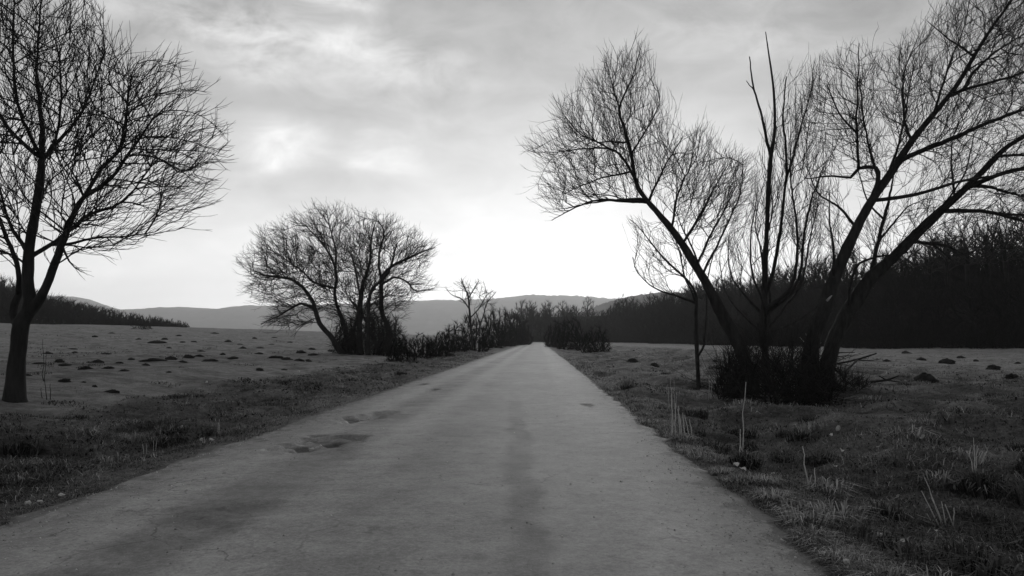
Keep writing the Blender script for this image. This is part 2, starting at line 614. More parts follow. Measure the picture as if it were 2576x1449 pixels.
def colonize(nodes, parents, att, step, di, dk, iters=140, trop=(0, 0, 0.12), jitter=0.15, maxn=30000, r=None, inertia=0.35):
    r = r or np.random.default_rng(1)
    cap = maxn + 5000
    nd = np.zeros((cap, 3))
    pr = np.full(cap, -1, np.int64)
    n = len(nodes)
    nd[:n] = nodes
    pr[:n] = parents
    kids = np.zeros(cap, np.int32)
    att = np.asarray(att, float)
    trop = np.array(trop)
    near = np.zeros(len(att), np.int64)
    dist = np.full(len(att), 1e18)

    def update(a, b):
        for s in range(a, b, 256):
            e = min(b, s + 256)
            d = ((att[:, None, :] - nd[None, s:e, :]) ** 2).sum(-1)
            k = d.argmin(1)
            m = d[np.arange(len(att)), k]
            better = m < dist
            near[better] = s + k[better]
            dist[better] = m[better]
    update(0, n)
    for it in range(iters):
        act = dist < di * di
        if not act.any() or n > maxn:
            break
        ids = near[act]
        dirs = unit(att[act] - nd[ids])
        uniq, inv = np.unique(ids, return_inverse=True)
        s = np.zeros((len(uniq), 3))
        np.add.at(s, inv, dirs)
        s = unit(s) + trop + jitter * r.standard_normal((len(uniq), 3))
        hasp = pr[uniq] >= 0
        s[hasp] += inertia * unit(nd[uniq[hasp]] - nd[pr[uniq[hasp]]])
        new = nd[uniq] + step * unit(s)
        ok = kids[uniq] < 3
        uniq, new = uniq[ok], new[ok]
        if not len(uniq):
            break
        m = len(uniq)
        nd[n:n + m] = new
        pr[n:n + m] = uniq
        kids[uniq] += 1
        update(n, n + m)
        n += m
        keep = dist > dk * dk
        att, near, dist = att[keep], near[keep], dist[keep]
        if not len(att):
            break
    return nd[:n].copy(), pr[:n].copy()


def smooth_nodes(nd, pr, fixed, it=2):
    for _ in range(it):
        acc = np.zeros_like(nd)
        cnt = np.zeros(len(nd))
        c = np.where(pr >= 0)[0]
        np.add.at(acc, pr[c], nd[c])
        np.add.at(cnt, pr[c], 1)
        avg = np.where(cnt[:, None] > 0, acc / np.maximum(cnt, 1)[:, None], nd)
        new = nd.copy()
        mid = (pr >= 0) & (cnt > 0)
        new[mid] = 0.5 * nd[mid] + 0.25 * nd[np.maximum(pr, 0)][mid] + 0.25 * avg[mid]
        new[:fixed] = nd[:fixed]
        nd = new
    return nd


def add_shoots(nd, pr, fixed, n, length, up, spread, r, segs=2, tips_only=False):
    """short straight last-year shoots on the outer nodes"""
    kids = np.bincount(pr[pr >= 0], minlength=len(nd))
    cand = np.where((np.arange(len(nd)) >= fixed) & ((kids == 0) if tips_only else (kids <= 1)))[0]
    if not len(cand):
        return nd, pr
    at = r.choice(cand, n)
    d = unit(nd[at] - nd[pr[at]])
    d = unit(d + np.array([0, 0, up]) + spread * r.standard_normal((n, 3)))
    L = length * (0.45 + 0.9 * r.random(n))
    prev = at
    pos = nd[at]
    NDs, PRs = [nd], [pr]
    base = len(nd)
    for k in range(segs):
        d = unit(d + np.array([0, 0, up * 0.25]) + 0.12 * r.standard_normal((n, 3)))
        pos = pos + d * (L / segs)[:, None]
        NDs.append(pos)
        PRs.append(prev)
        prev = base + np.arange(n)
        base += n
    return np.concatenate(NDs), np.concatenate(PRs)


def twig_out(nd, pr, src, n1, L1, step, polys, Y0, r, trop=0.12, pull=(0, 0, 0), angle=38, branch=0.16, cell=0.3, capn=9, wob=0.10, maxn=30000, order=4, ragged=0.12, focus=None, radial=0.0):
    """fine growth: shoots leave every branch at an acute angle, curve to the light, fork, and stop near the crown outline"""
    kids_dir = np.zeros_like(nd)
    ok = pr >= 0
    kids_dir[ok] = unit(nd[ok] - nd[pr[ok]])
    wp = []
    for poly, dep, yo in polys:
        wpoly = np.array([P(a, b, Y0)[[0, 2]] for a, b in poly])
        size = (wpoly.max(0) - wpoly.min(0)).min()
        wp.append((wpoly, dep, yo, size))
    lo = nd.min(0) - 3
    dims = np.ceil((nd.max(0) + 3 - lo) / cell).astype(int)
    occ = np.zeros(dims, np.int16)

    def cellof(p):
        c = np.clip(((p - lo) / cell).astype(int), 0, dims - 1)
        return c[:, 0], c[:, 1], c[:, 2]

    def inside(p, jit):
        m = np.zeros(len(p), bool)
        for wpoly, dep, yo, size in wp:
            d = poly_dist(p[:, 0], p[:, 2], wpoly)
            inn = in_poly(p[:, 0], p[:, 2], wpoly)
            sd = np.where(inn, d, -d) + jit
            prof = np.sqrt(np.clip(sd / (0.30 * size), 0.03, 1))
            m |= (sd > 0) & (np.abs(p[:, 1] - Y0 - yo) < dep * prof + 0.25)
        return m

    def turn(d, deg):
        perp = unit(np.cross(d, r.standard_normal(d.shape)))
        th = np.radians(deg * (0.65 + 0.7 * r.random(len(d))))[:, None]
        return unit(np.cos(th) * d + np.sin(th) * perp)
    pull = np.array(pull, float)
    src = np.asarray(src)
    for share, lk, cap_k in ((0.14, 1.25, capn * 0.6), (0.30, 0.95, capn), (0.56, 0.62, capn * 1.35)):
        want = int(n1 * share)
        ok = pr >= 0
        dirs = np.zeros_like(nd)
        dirs[ok] = unit(nd[ok] - nd[pr[ok]])
        occ[:] = 0
        np.add.at(occ, cellof(nd), 1)
        at = r.choice(src, want * 5)
        d = turn(dirs[at], angle)
        d = d + np.array([0, 0, trop * 1.2])
        if radial:
            d = d + 2.0 * radial * unit(nd[at] - focus)
        d = unit(d)
        jit = ragged * (r.random(len(at)) * 2 - 0.8) + 1.6 * ragged * (r.random(len(at)) < 0.06)
        # spring only where the air ahead is still open
        ahead = nd[at] + d * (cell * 1.3)
        good = inside(nd[at], jit + 0.5) & inside(ahead, jit) & (occ[cellof(ahead)] < cap_k)
        k_ = np.where(good)[0]
        cidx = cellof(ahead[k_])
        key = (cidx[0] * dims[1] + cidx[1]) * dims[2] + cidx[2]
        order_ = np.argsort(key, kind='stable')
        ks = key[order_]
        first_ = np.concatenate([[0], np.where(np.diff(ks))[0] + 1]) if len(ks) else np.zeros(0, int)
        rank = np.zeros(len(ks), int)
        if len(ks):
            rank = np.arange(len(ks)) - np.repeat(first_, np.diff(np.concatenate([first_, [len(ks)]])))
        k_ = k_[order_][rank < 2]
        r.shuffle(k_)
        k_ = k_[:want]
        pos, d, jit, par = nd[at[k_]], d[k_], jit[k_], at[k_].copy()
        rem = L1 * lk * (0.45 + 0.85 * r.random(len(k_)))
        ordr = np.ones(len(k_), int)
        ND, PR = [nd], [pr]
        n = len(nd)
        n_old = n
        for it in range(60):
            if not len(pos) or n > maxn:
                break
            d = d + np.array([0, 0, trop]) * 0.5 + pull * 0.3 + wob * r.standard_normal(d.shape)
            if radial:
                d = d + radial * unit(pos - focus)
            d = unit(d)
            new = pos + d * step
            good = inside(new, jit)
            new, d, rem, par, jit, ordr = new[good], d[good], rem[good] - step, par[good], jit[good], ordr[good]
            if not len(new):
                break
            ND.append(new)
            PR.append(par)
            idx = n + np.arange(len(new))
            n += len(new)
            par = idx
            pos = new
            sp = (r.random(len(new)) < branch) & (rem > step * 1.2) & (ordr < order)
            cp, cd, cr = pos[sp], turn(d[sp], angle), rem[sp] * (0.6 + 0.5 * r.random(sp.sum()))
            alive = rem > 0
            pos = np.concatenate([pos[alive], cp])
            d = np.concatenate([d[alive], cd])
            rem = np.concatenate([rem[alive], cr])
            jit = np.concatenate([jit[alive], jit[sp] + 0.05 * r.standard_normal(sp.sum())])
            ordr = np.concatenate([ordr[alive], ordr[sp] + 1])
            par = np.concatenate([par[alive], idx[sp]])
        nd, pr = np.concatenate(ND), np.concatenate(PR)
        src = np.concatenate([src, np.arange(n_old, len(nd)), np.arange(n_old, len(nd))])
    return nd, pr


def pipe_radii(nd, pr, tip, expo, fixed_r=None, cap=1.0):
    n = len(nd)
    acc = np.zeros(n)
    rad = np.zeros(n)
    # parents always precede their children
    for i in range(n - 1, -1, -1):
        a = acc[i]
        rr = tip if a == 0 else a ** (1.0 / expo)
        rad[i] = rr
        p = pr[i]
        if p >= 0:
            acc[p] += rr ** expo
    return np.minimum(rad, cap)


def graph_mesh(name, nd, pr, rad, sides=3, skip=0, flat_tip=True):
    """tube along every edge whose child index is >= skip"""
    c = np.where((pr >= 0) & (np.arange(len(nd)) >= skip))[0]
    p = pr[c]
    a, b = nd[p], nd[c]
    d = unit(b - a)
    ref = np.where(np.abs(d[:, 2:3]) > 0.9, np.array([[1.0, 0, 0]]), np.array([[0, 0, 1.0]]))
    u = unit(np.cross(d, ref))
    w = np.cross(d, u)
    ra = np.minimum(rad[p], rad[c] * 1.35)
    kids = np.bincount(pr[pr >= 0], minlength=len(nd))
    rb = np.where(kids[c] == 0, rad[c] * 0.45, rad[c])
    vs = []
    for k in range(sides):
        t = 2 * math.pi * k / sides
        o = math.cos(t) * u + math.sin(t) * w
        vs.append(a - d * ra[:, None] * 0.3 + o * ra[:, None])
    for k in range(sides):
        t = 2 * math.pi * k / sides
        o = math.cos(t) * u + math.sin(t) * w
        vs.append(b + o * rb[:, None])
    v = np.stack(vs, 1).reshape(-1, 3)
    base = (np.arange(len(c)) * 2 * sides)[:, None]
    q = []
    for k in range(sides):
        k2 = (k + 1) % sides
        q.append(np.concatenate([base + k, base + k2, base + sides + k2, base + sides + k], 1))
    q = np.stack(q, 1).reshape(-1, 4)
    return v, q


def tube(pts, rad, sides=9, seed=0, knob=0.10, closed=True):
    """thick limb with uneven bark outline, swept along a smoothed polyline"""
    pts = np.asarray(pts, float)
    rad = np.asarray(rad, float)
    n = len(pts)
    d = np.zeros_like(pts)
    d[1:-1] = pts[2:] - pts[:-2]
    d[0] = pts[1] - pts[0]
    d[-1] = pts[-1] - pts[-2]
    d = unit(d)
    u = np.cross(d[0], [0.3, 1, 0.1])
    u /= np.linalg.norm(u)
    V = []
    r = np.random.default_rng(seed)
    ph = r.random(3) * 10
    for k in range(n):
        u = u - d[k] * np.dot(u, d[k])
        u /= np.linalg.norm(u)
        w = np.cross(d[k], u)
        t = 2 * np.pi * np.arange(sides) / sides
        rr = rad[k] * (1 + knob * np.sin(3 * t + ph[0] + k * 0.21) + knob * 0.8 * np.sin(2 * t + ph[1] - k * 0.33) + knob * 0.9 * r.standard_normal(sides) * 0.6)
        V.append(pts[k] + np.cos(t)[:, None] * u * rr[:, None] + np.sin(t)[:, None] * w * rr[:, None])
    v = np.concatenate(V + [pts[:1], pts[-1:]])
    i = np.arange(n * sides).reshape(n, sides)
    j = np.roll(i, -1, 1)
    q = np.stack([i[:-1], j[:-1], j[1:], i[1:]], -1).reshape(-1, 4)
    tr = [(i[-1, k], j[-1, k], n * sides + 1) for k in range(sides)] + [(j[0, k], i[0, k], n * sides) for k in range(sides)]
    return v, q, np.array(tr)


def spline(ctrl, step):
    """Catmull-Rom through control rows (any width), resampled at about step"""
    c = np.asarray(ctrl, float)
    c = np.concatenate([2 * c[:1] - c[1:2], c, 2 * c[-1:] - c[-2:-1]])
    out = []
    for k in range(1, len(c) - 2):
        p0, p1, p2, p3 = c[k - 1], c[k], c[k + 1], c[k + 2]
        m = max(2, int(np.linalg.norm((p2 - p1)[:3]) / step))
        t = (np.arange(m) / m)[:, None]
        out.append(0.5 * ((2 * p1) + (-p0 + p2) * t + (2 * p0 - 5 * p1 + 4 * p2 - p3) * t ** 2 + (-p0 + 3 * p1 - 3 * p2 + p3) * t ** 3))
    out.append(c[-2:-1])
    return np.concatenate(out)


def in_poly(x, y, poly):
    poly = np.asarray(poly, float)
    ins = np.zeros(len(x), bool)
    j = len(poly) - 1
    for i in range(len(poly)):
        xi, yi = poly[i]
        xj, yj = poly[j]
        c = ((yi > y) != (yj > y)) & (x < (xj - xi) * (y - yi) / (yj - yi + 1e-12) + xi)
        ins ^= c
        j = i
    return ins


def poly_dist(x, y, poly):
    poly = np.asarray(poly, float)
    d = np.full(len(x), 1e9)
    for i in range(len(poly)):
        a, b = poly[i - 1], poly[i]
        ab = b - a
        t = np.clip(((x - a[0]) * ab[0] + (y - a[1]) * ab[1]) / (ab @ ab + 1e-9), 0, 1)
        d = np.minimum(d, np.hypot(x - a[0] - t * ab[0], y - a[1] - t * ab[1]))
    return d


def crown_points(poly, n, Y0, depth, r, y_off=0.0, edge=0.0):
    """points through the volume of a crown whose outline is measured in the photograph"""
    poly = np.asarray(poly, float)
    lo, hi = poly.min(0), poly.max(0)
    xs = np.zeros(0)
    ys = np.zeros(0)
    while len(xs) < n:
        x = lo[0] + (hi[0] - lo[0]) * r.random(n * 3)
        y = lo[1] + (hi[1] - lo[1]) * r.random(n * 3)
        m = in_poly(x, y, poly)
        if edge > 0:
            m &= r.random(n * 3) < edge + (1 - edge) * np.exp(-poly_dist(x, y, poly) / (0.15 * (hi - lo).min()))
        xs = np.concatenate([xs, x[m]])
        ys = np.concatenate([ys, y[m]])
    xs, ys = xs[:n], ys[:n]
    dd = poly_dist(xs, ys, poly)
    prof = np.sqrt(np.clip(dd / (0.30 * (hi - lo).min()), 0.04, 1))
    yo = (r.random(n) * 2 - 1) * depth * prof
    out = np.array([P(a, b, Y0) for a, b in zip(xs, ys)])
    out[:, 1] += yo + y_off
    return out


def photo_tree(name, label, Y0, limbs, crowns, group=None, step=0.11, tip=0.0042, expo=2.8, trop=0.12, jitter=0.15, pull=(0, 0, 0), angle=38, branch=0.16,
               cell=0.3, capn=9, wob=0.10, maxn=30000, shoots=2500, shoot_len=1.0, seed=1, bark=None, twig=None, cap=0.032, sink=0.25, ragged=0.14, radial=0.0, focus=None, girth=0.85):
    r = np.random.default_rng(seed)
    pxm = Y0 / F
    bark = bark or MB_BARK
    twig = twig or MB_TWIG
    first = limbs[0][0]
    bp = P(first[0], first[1], Y0)
    bz = hz(bp[0], bp[1])
    root = thing(name, label, 'tree', (bp[0], bp[1], bz), group)
    off = np.array([bp[0], bp[1], bz])
    nodes, parents, carry = [], [], []
    for li, L in enumerate(limbs):
        rows = []
        for q in L:
            dy = q[3] if len(q) > 3 else 0.0
            p = P(q[0], q[1], Y0)
            p[1] += dy
            rows.append([p[0], p[1], p[2], q[2] * pxm * girth])
        rows = np.array(rows)
        if li == 0:
            rows[0, 2] = bz - sink
        elif nodes:
            # start inside the limb it springs from
            arr = np.array(nodes)
            k = ((arr - rows[0, :3]) ** 2).sum(1).argmin()
            if rows[0, 2] - hz(rows[0, 0], rows[0, 1]) > 0.02 * Y0 or np.linalg.norm(arr[k] - rows[0, :3]) < 0.006 * Y0:
                rows[0, :3] = arr[k]
            else:
                rows[0, 2] = hz(rows[0, 0], rows[0, 1]) - sink
        s = spline(rows, step)
        rr = np.maximum(s[:, 3], 0.008)
        wig = 0.35 * step * np.cumsum(r.standard_normal((len(s), 3)) * 0.35, 0) * min(1, 0.5)
        wig -= np.linspace(0, 1, len(s))[:, None] * wig[-1]
        s[:, :3] += wig * (0.0 if li == 0 else 1.0)
        if li == 0:
            rr = rr * (1 + 0.38 * np.exp(-np.arange(len(rr)) * step / 0.28))
        start = len(nodes)
        if li == 0:
            par0 = -1
        else:
            arr = np.array(nodes)
            par0 = int(((arr - s[0, :3]) ** 2).sum(1).argmin())
        for k in range(len(s)):
            nodes.append(s[k, :3])
            parents.append(par0 if k == 0 else start + k - 1)
            if rr[k] < 0.075 * max(1, Y0 / 30) and k > len(s) * (0.45 if li == 0 else 0.15):
                carry.append(start + k)
        v, q, t = tube(s[:, :3] - off, rr, 16 if li == 0 else 7, seed * 100 + li, 0.10 if li == 0 else 0.06)
        link('trunk' if li == 0 else 'limb', mesh('limb', v, q, t, smooth=True), bark, root)
    fixed = len(nodes)
    att = np.concatenate([crown_points(c[0], c[1], Y0, c[2], r) for c in crowns])
    nodes = np.array(nodes)
    parents = np.array(parents)
    seg = step * 1.5
    nd, pr = colonize(nodes, parents, att, seg, seg * 9, seg * 1.7, trop=(0, 0, trop), jitter=jitter, r=r, inertia=1.3)
    nd = smooth_nodes(nd, pr, fixed, 4)
    # only the outer part of each limb carries twigs
    src = np.concatenate([np.array(carry, int), np.arange(fixed, len(nd)), np.arange(fixed, len(nd))])
    polys = [(c[0], c[2], 0.0) for c in crowns]
    nd, pr = twig_out(nd, pr, src, shoots, shoot_len, step, polys, Y0, r, trop, pull, angle, branch, cell, capn, wob, maxn, ragged=ragged, radial=radial, focus=None if focus is None else P(focus[0], focus[1], Y0))
    print('tree nodes', name, fixed, len(nd))
    rad = pipe_radii(nd, pr, tip, expo, cap=cap)
    v, q = graph_mesh('crown', nd - off, pr, rad, 3, fixed)
    o = link('crown', mesh('crown', v, q), twig, root)
    o['kind'] = 'stuff'
    return root


def template(height_m, width, seed, n_att=420, step=0.45, tip=0.012, stems=1, low=0.25, expo=2.2, up=0.25, shoots=400, shoot_len=0.8, foot=0.10):
    """a free bare tree or many-stemmed shrub, base at the origin -> (verts, quads, stem verts, stem quads)"""
    r = np.random.default_rng(seed)
    nodes, parents = [], []
    tubes = []
    for s in range(stems):
        a = r.random() * 6.28
        lean = (0.05 if stems == 1 else 0.55) * (0.3 + r.random())
        top = height_m * (low + 0.25 if stems == 1 else low + 0.25 * r.random())
        base = np.array([math.cos(a), math.sin(a), 0]) * (0 if stems == 1 else width * foot * math.sqrt(r.random()))
        end = base + np.array([math.cos(a) * lean * top, math.sin(a) * lean * top, top])
        pts = base + (end - base) * np.linspace(0, 1, max(4, int(top / step)))[:, None]
        pts[1:] += 0.06 * step * r.standard_normal((len(pts) - 1, 3))
        st = len(nodes)
        for k in range(len(pts)):
            nodes.append(pts[k])
            parents.append(-1 if k == 0 else st + k - 1)
    fixed = len(nodes)
    att = r.standard_normal((n_att * 3, 3))
    att = unit(att) * (r.random((len(att), 1)) ** 0.38)
    att = att[att[:, 2] > -0.85][:n_att]
    cz = height_m * (low + 1) / 2
    att = att * np.array([width / 2, width / 2, height_m * (1 - low) / 2]) + np.array([0, 0, cz])
    if stems > 1:
        # several uneven bushy heads that reach the ground
        heads = [(0.0, 0.0, 1.0, 0.62)] + [(0.55 * math.cos(a_), 0.55 * math.sin(a_), 0.55 + 0.4 * r.random(), 0.42) for a_ in r.random(5) * 6.28]
        pts_ = []
        for hx, hy, hh_, hr in heads:
            u_ = unit(r.standard_normal((n_att // 6 + 1, 3))) * (r.random((n_att // 6 + 1, 1)) ** 0.4)
            u_[:, 2] = np.abs(u_[:, 2])
            pts_.append(np.stack([(hx * 0.62 + u_[:, 0] * hr) * width / 2 * 1.1, (hy * 0.62 + u_[:, 1] * hr) * width / 2 * 1.1, u_[:, 2] * hh_ * height_m], 1))
        att = np.concatenate(pts_)
    nd, pr = colonize(np.array(nodes), np.array(parents), att, step, step * 9, step * 1.6, r=r, trop=(0, 0, up * (0.5 if stems > 1 else 1)), maxn=6000, inertia=0.6)
    nd = smooth_nodes(nd, pr, 0, 1)
    if shoots:
        nd, pr = add_shoots(nd, pr, fixed, shoots, shoot_len, up * 1.5, 0.4, r, 2)
    nd[:, 2] = np.maximum(nd[:, 2], -0.05)
    rad = pipe_radii(nd, pr, tip, expo, cap=height_m * (0.03 if stems == 1 else 0.011))
    v, q = graph_mesh('t', nd, pr, rad, 3, fixed)
    vs, qs = graph_mesh('t', nd[:fixed], pr[:fixed], rad[:fixed] * 1.15, 6, 0)
    return v, q, vs, qs


def place(v, loc, rot, s):
    c, sn = math.cos(rot), math.sin(rot)
    R = np.array([[c, -sn, 0], [sn, c, 0], [0, 0, 1]])
    return (v * np.asarray(s)) @ R.T + np.asarray(loc)


# ------------------------------------------------------------------ woods
WOOD_EDGE = np.array([(150, 20), (84, 60), (60, 97), (46, 122), (27, 265), (14, 318), (-17, 328)], float)


def path_samples(path, step):
    out = []
    for a, b in zip(path[:-1], path[1:]):
        L = np.linalg.norm(b - a)
        n = max(1, int(L / step))
        t = unit((b - a)[None])[0]
        nrm = np.array([t[1], -t[0]])      # inner side
        for k in range(n):
            out.append((a + (b - a) * k / n, nrm))
    return out


def slope_rise(d):
    return 10.8 * float(sstep(-1, 21, d))


def scatter(name, temps, spots, mat):
    """one mass of growth: a few model plants set out on many points by geometry nodes"""
    V, Q, tid = [], [], []
    n = 0
    for k, T in enumerate(temps):
        for vv, qq in ((T[0], T[1]), (T[2], T[3])):
            V.append(vv)
            Q.append(qq + n)
            tid.append(np.full(len(vv), k))
            n += len(vv)
    m = len(spots)
    V.append(np.array([q[0] for q in spots]))
    tid.append(np.full(m, -1))
    me = mesh(name, np.concatenate(V), np.concatenate(Q))
    tid = np.concatenate(tid).astype(np.int32)

    def attr(nm, typ, arr, key):
        me.attributes.new(nm, typ, 'POINT').data.foreach_set(key, arr.ravel())
    attr('tid', 'INT', tid, 'value')
    pick = np.full(len(tid), -1, np.int32)
    pick[n:] = [q[1] for q in spots]
    attr('pick', 'INT', pick, 'value')
    rot = np.zeros((len(tid), 3), np.float32)
    rot[n:, 2] = [q[2] for q in spots]
    attr('turn', 'FLOAT_VECTOR', rot, 'vector')
    scl = np.ones((len(tid), 3), np.float32)
    scl[n:] = [q[3] for q in spots]
    attr('size', 'FLOAT_VECTOR', scl, 'vector')
    o = link(name, me, mat)
    ng = bpy.data.node_groups.new('set out plants', 'GeometryNodeTree')
    ng.interface.new_socket('Geometry', in_out='INPUT', socket_type='NodeSocketGeometry')
    ng.interface.new_socket('Geometry', in_out='OUTPUT', socket_type='NodeSocketGeometry')
    N, L = ng.nodes.new, ng.links.new
    gi, go = N('NodeGroupInput'), N('NodeGroupOutput')

    def named(nm, typ):
        a_ = N('GeometryNodeInputNamedAttribute')
        a_.data_type = typ
        a_.inputs['Name'].default_value = nm
        return a_.outputs['Attribute']

    def equal(nm, k):
        c = N('FunctionNodeCompare')
        c.data_type = 'INT'
        c.operation = 'EQUAL'
        ii = [x for x in c.inputs if x.type == 'INT']
        L(named(nm, 'INT'), ii[0])
        ii[1].default_value = k
        return c.outputs[0]

    def sep(k):
        sg = N('GeometryNodeSeparateGeometry')
        sg.domain = 'POINT'
        L(gi.outputs[0], sg.inputs['Geometry'])
        L(equal('tid', k), sg.inputs['Selection'])
        return sg.outputs['Selection']
    pts = sep(-1)
    e2r = N('FunctionNodeEulerToRotation')
    L(named('turn', 'FLOAT_VECTOR'), e2r.inputs[0])
    join = N('GeometryNodeJoinGeometry')
    for k in range(len(temps)):
        ip = N('GeometryNodeInstanceOnPoints')
        L(pts, ip.inputs['Points'])
        L(equal('pick', k), ip.inputs['Selection'])
        L(sep(k), ip.inputs['Instance'])
        L(e2r.outputs[0], ip.inputs['Rotation'])
        L(named('size', 'FLOAT_VECTOR'), ip.inputs['Scale'])
        L(ip.outputs[0], join.inputs[0])
    L(join.outputs[0], go.inputs[0])
    md = o.modifiers.new('set out plants', 'NODES')
    md.node_group = ng
    o['kind'] = 'stuff'
    return o


def build_wood():
    sm = path_samples(WOOD_EDGE, 6)
    rows = []
    ds = [-2, 1, 4, 8, 13, 19, 26, 40, 60]
    for p, n in sm:
        rows.append([(p[0] + n[0] * d, p[1] + n[1] * d, hz(p[0], p[1]) + slope_rise(d) - (0.4 if d < 0 else 0)) for d in ds])
    v = np.array(rows).reshape(-1, 3)
    i = np.arange(len(v)).reshape(len(rows), len(ds))
    q = np.stack([i[:-1, :-1], i[1:, :-1], i[1:, 1:], i[:-1, 1:]], -1).reshape(-1, 4)
    o = link('wooded_slope', mesh('wooded_slope', v, q, smooth=True), M_LITTER)
    o['kind'] = 'structure'
    r = np.random.default_rng(11)
    trees = [template(1.0 * h, w, 40 + k, 200, 0.55, 0.016, 1, 0.12, shoots=420, shoot_len=1.1) for k, (h, w) in enumerate(((6.5, 4.5), (7.5, 4.8), (6, 4.5), (8, 5)))]
    bush = [template(h, w, 60 + k, 200, 0.35, 0.016, 16, 0.03, shoots=620, shoot_len=0.75, foot=0.42, expo=2.6) for k, (h, w) in enumerate(((3.6, 4.6), (3.0, 4.6), (4.2, 4.6)))]
    spots = []

    def put(T, loc, s):
        k = [id(t) for t in trees + bush].index(id(T))
        spots.append((loc, k, r.random() * 6.28, s))
    for a, b in zip(WOOD_EDGE[:-1], WOOD_EDGE[1:]):
        L_ = np.linalg.norm(b - a)
        t = (b - a) / L_
        nrm = np.array([t[1], -t[0]])
        mid_d = np.linalg.norm((a + b) / 2)
        # spacing grows with distance, so that the count follows what the picture shows
        sp_ = 1.15 if mid_d < 125 else (1.9 if mid_d < 230 else 2.6)
        for s_ in np.arange(0, L_, sp_):
            p = a + t * s_
            for lo_d, hi_d, T, prob in ((0, 1.6, bush, 1.0), (2.5, 6, bush, 0.8), (1.5, 5, trees, 0.6), (5, 10, trees, 0.7), (9, 16, bush, 0.9), (10, 22, trees, 0.9), (16, 26, bush, 0.8)):
                if r.random() > prob:
                    continue
                d = lo_d + (hi_d - lo_d) * r.random()
                q_ = p + nrm * d + r.standard_normal(2) * 0.5
                s = 1.0 + 0.3 * r.random()
                put(T[r.integers(3)], (q_[0], q_[1], hz(p[0], p[1]) + slope_rise(d) - 0.25), (s * 1.1, s * 1.1, s))
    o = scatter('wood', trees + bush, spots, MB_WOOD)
    tag(o, 'dark leafless wood crowding the slope beyond the pasture', 'wood')
    # second wood along the far rim of the sloping pasture
    spots.clear()
    for px in np.arange(-260, 470, 9.0):
        for rep in range(2):
            x = px + r.standard_normal() * 5
            Y = 205 + 22 * r.random() + rep * 9
            p = P(x, 820, Y)
            top = np.interp(x, [-260, 0, 60, 110, 200, 300, 400, 470], [640, 690, 715, 735, 752, 778, 792, 806])
            hgt = P(x, top, Y)[2] - hz(p[0], p[1])
            hgt *= 0.85 + 0.25 * r.random()
            T = (trees if hgt > 6 else bush)[r.integers(3)]
            hh = T[0][:, 2].max()
            s = max(0.25, hgt / hh)
            put(T, (p[0], p[1], hz(p[0], p[1]) - 0.3), (s * 1.25, s * 1.25, s))
            if rep == 0 and hgt > 4:
                s = 0.5 * hgt / 4.2
                put(bush[r.integers(3)], (p[0], p[1] - 3, hz(p[0], p[1] - 3) - 0.3), (s, s, s))
    o = scatter('wood', trees + bush, spots, MB_WOOD)
    tag(o, 'dark strip of leafless wood along the far rim of the sloping molehill pasture', 'wood')
    return trees, bush


TREES, BUSH = build_wood()

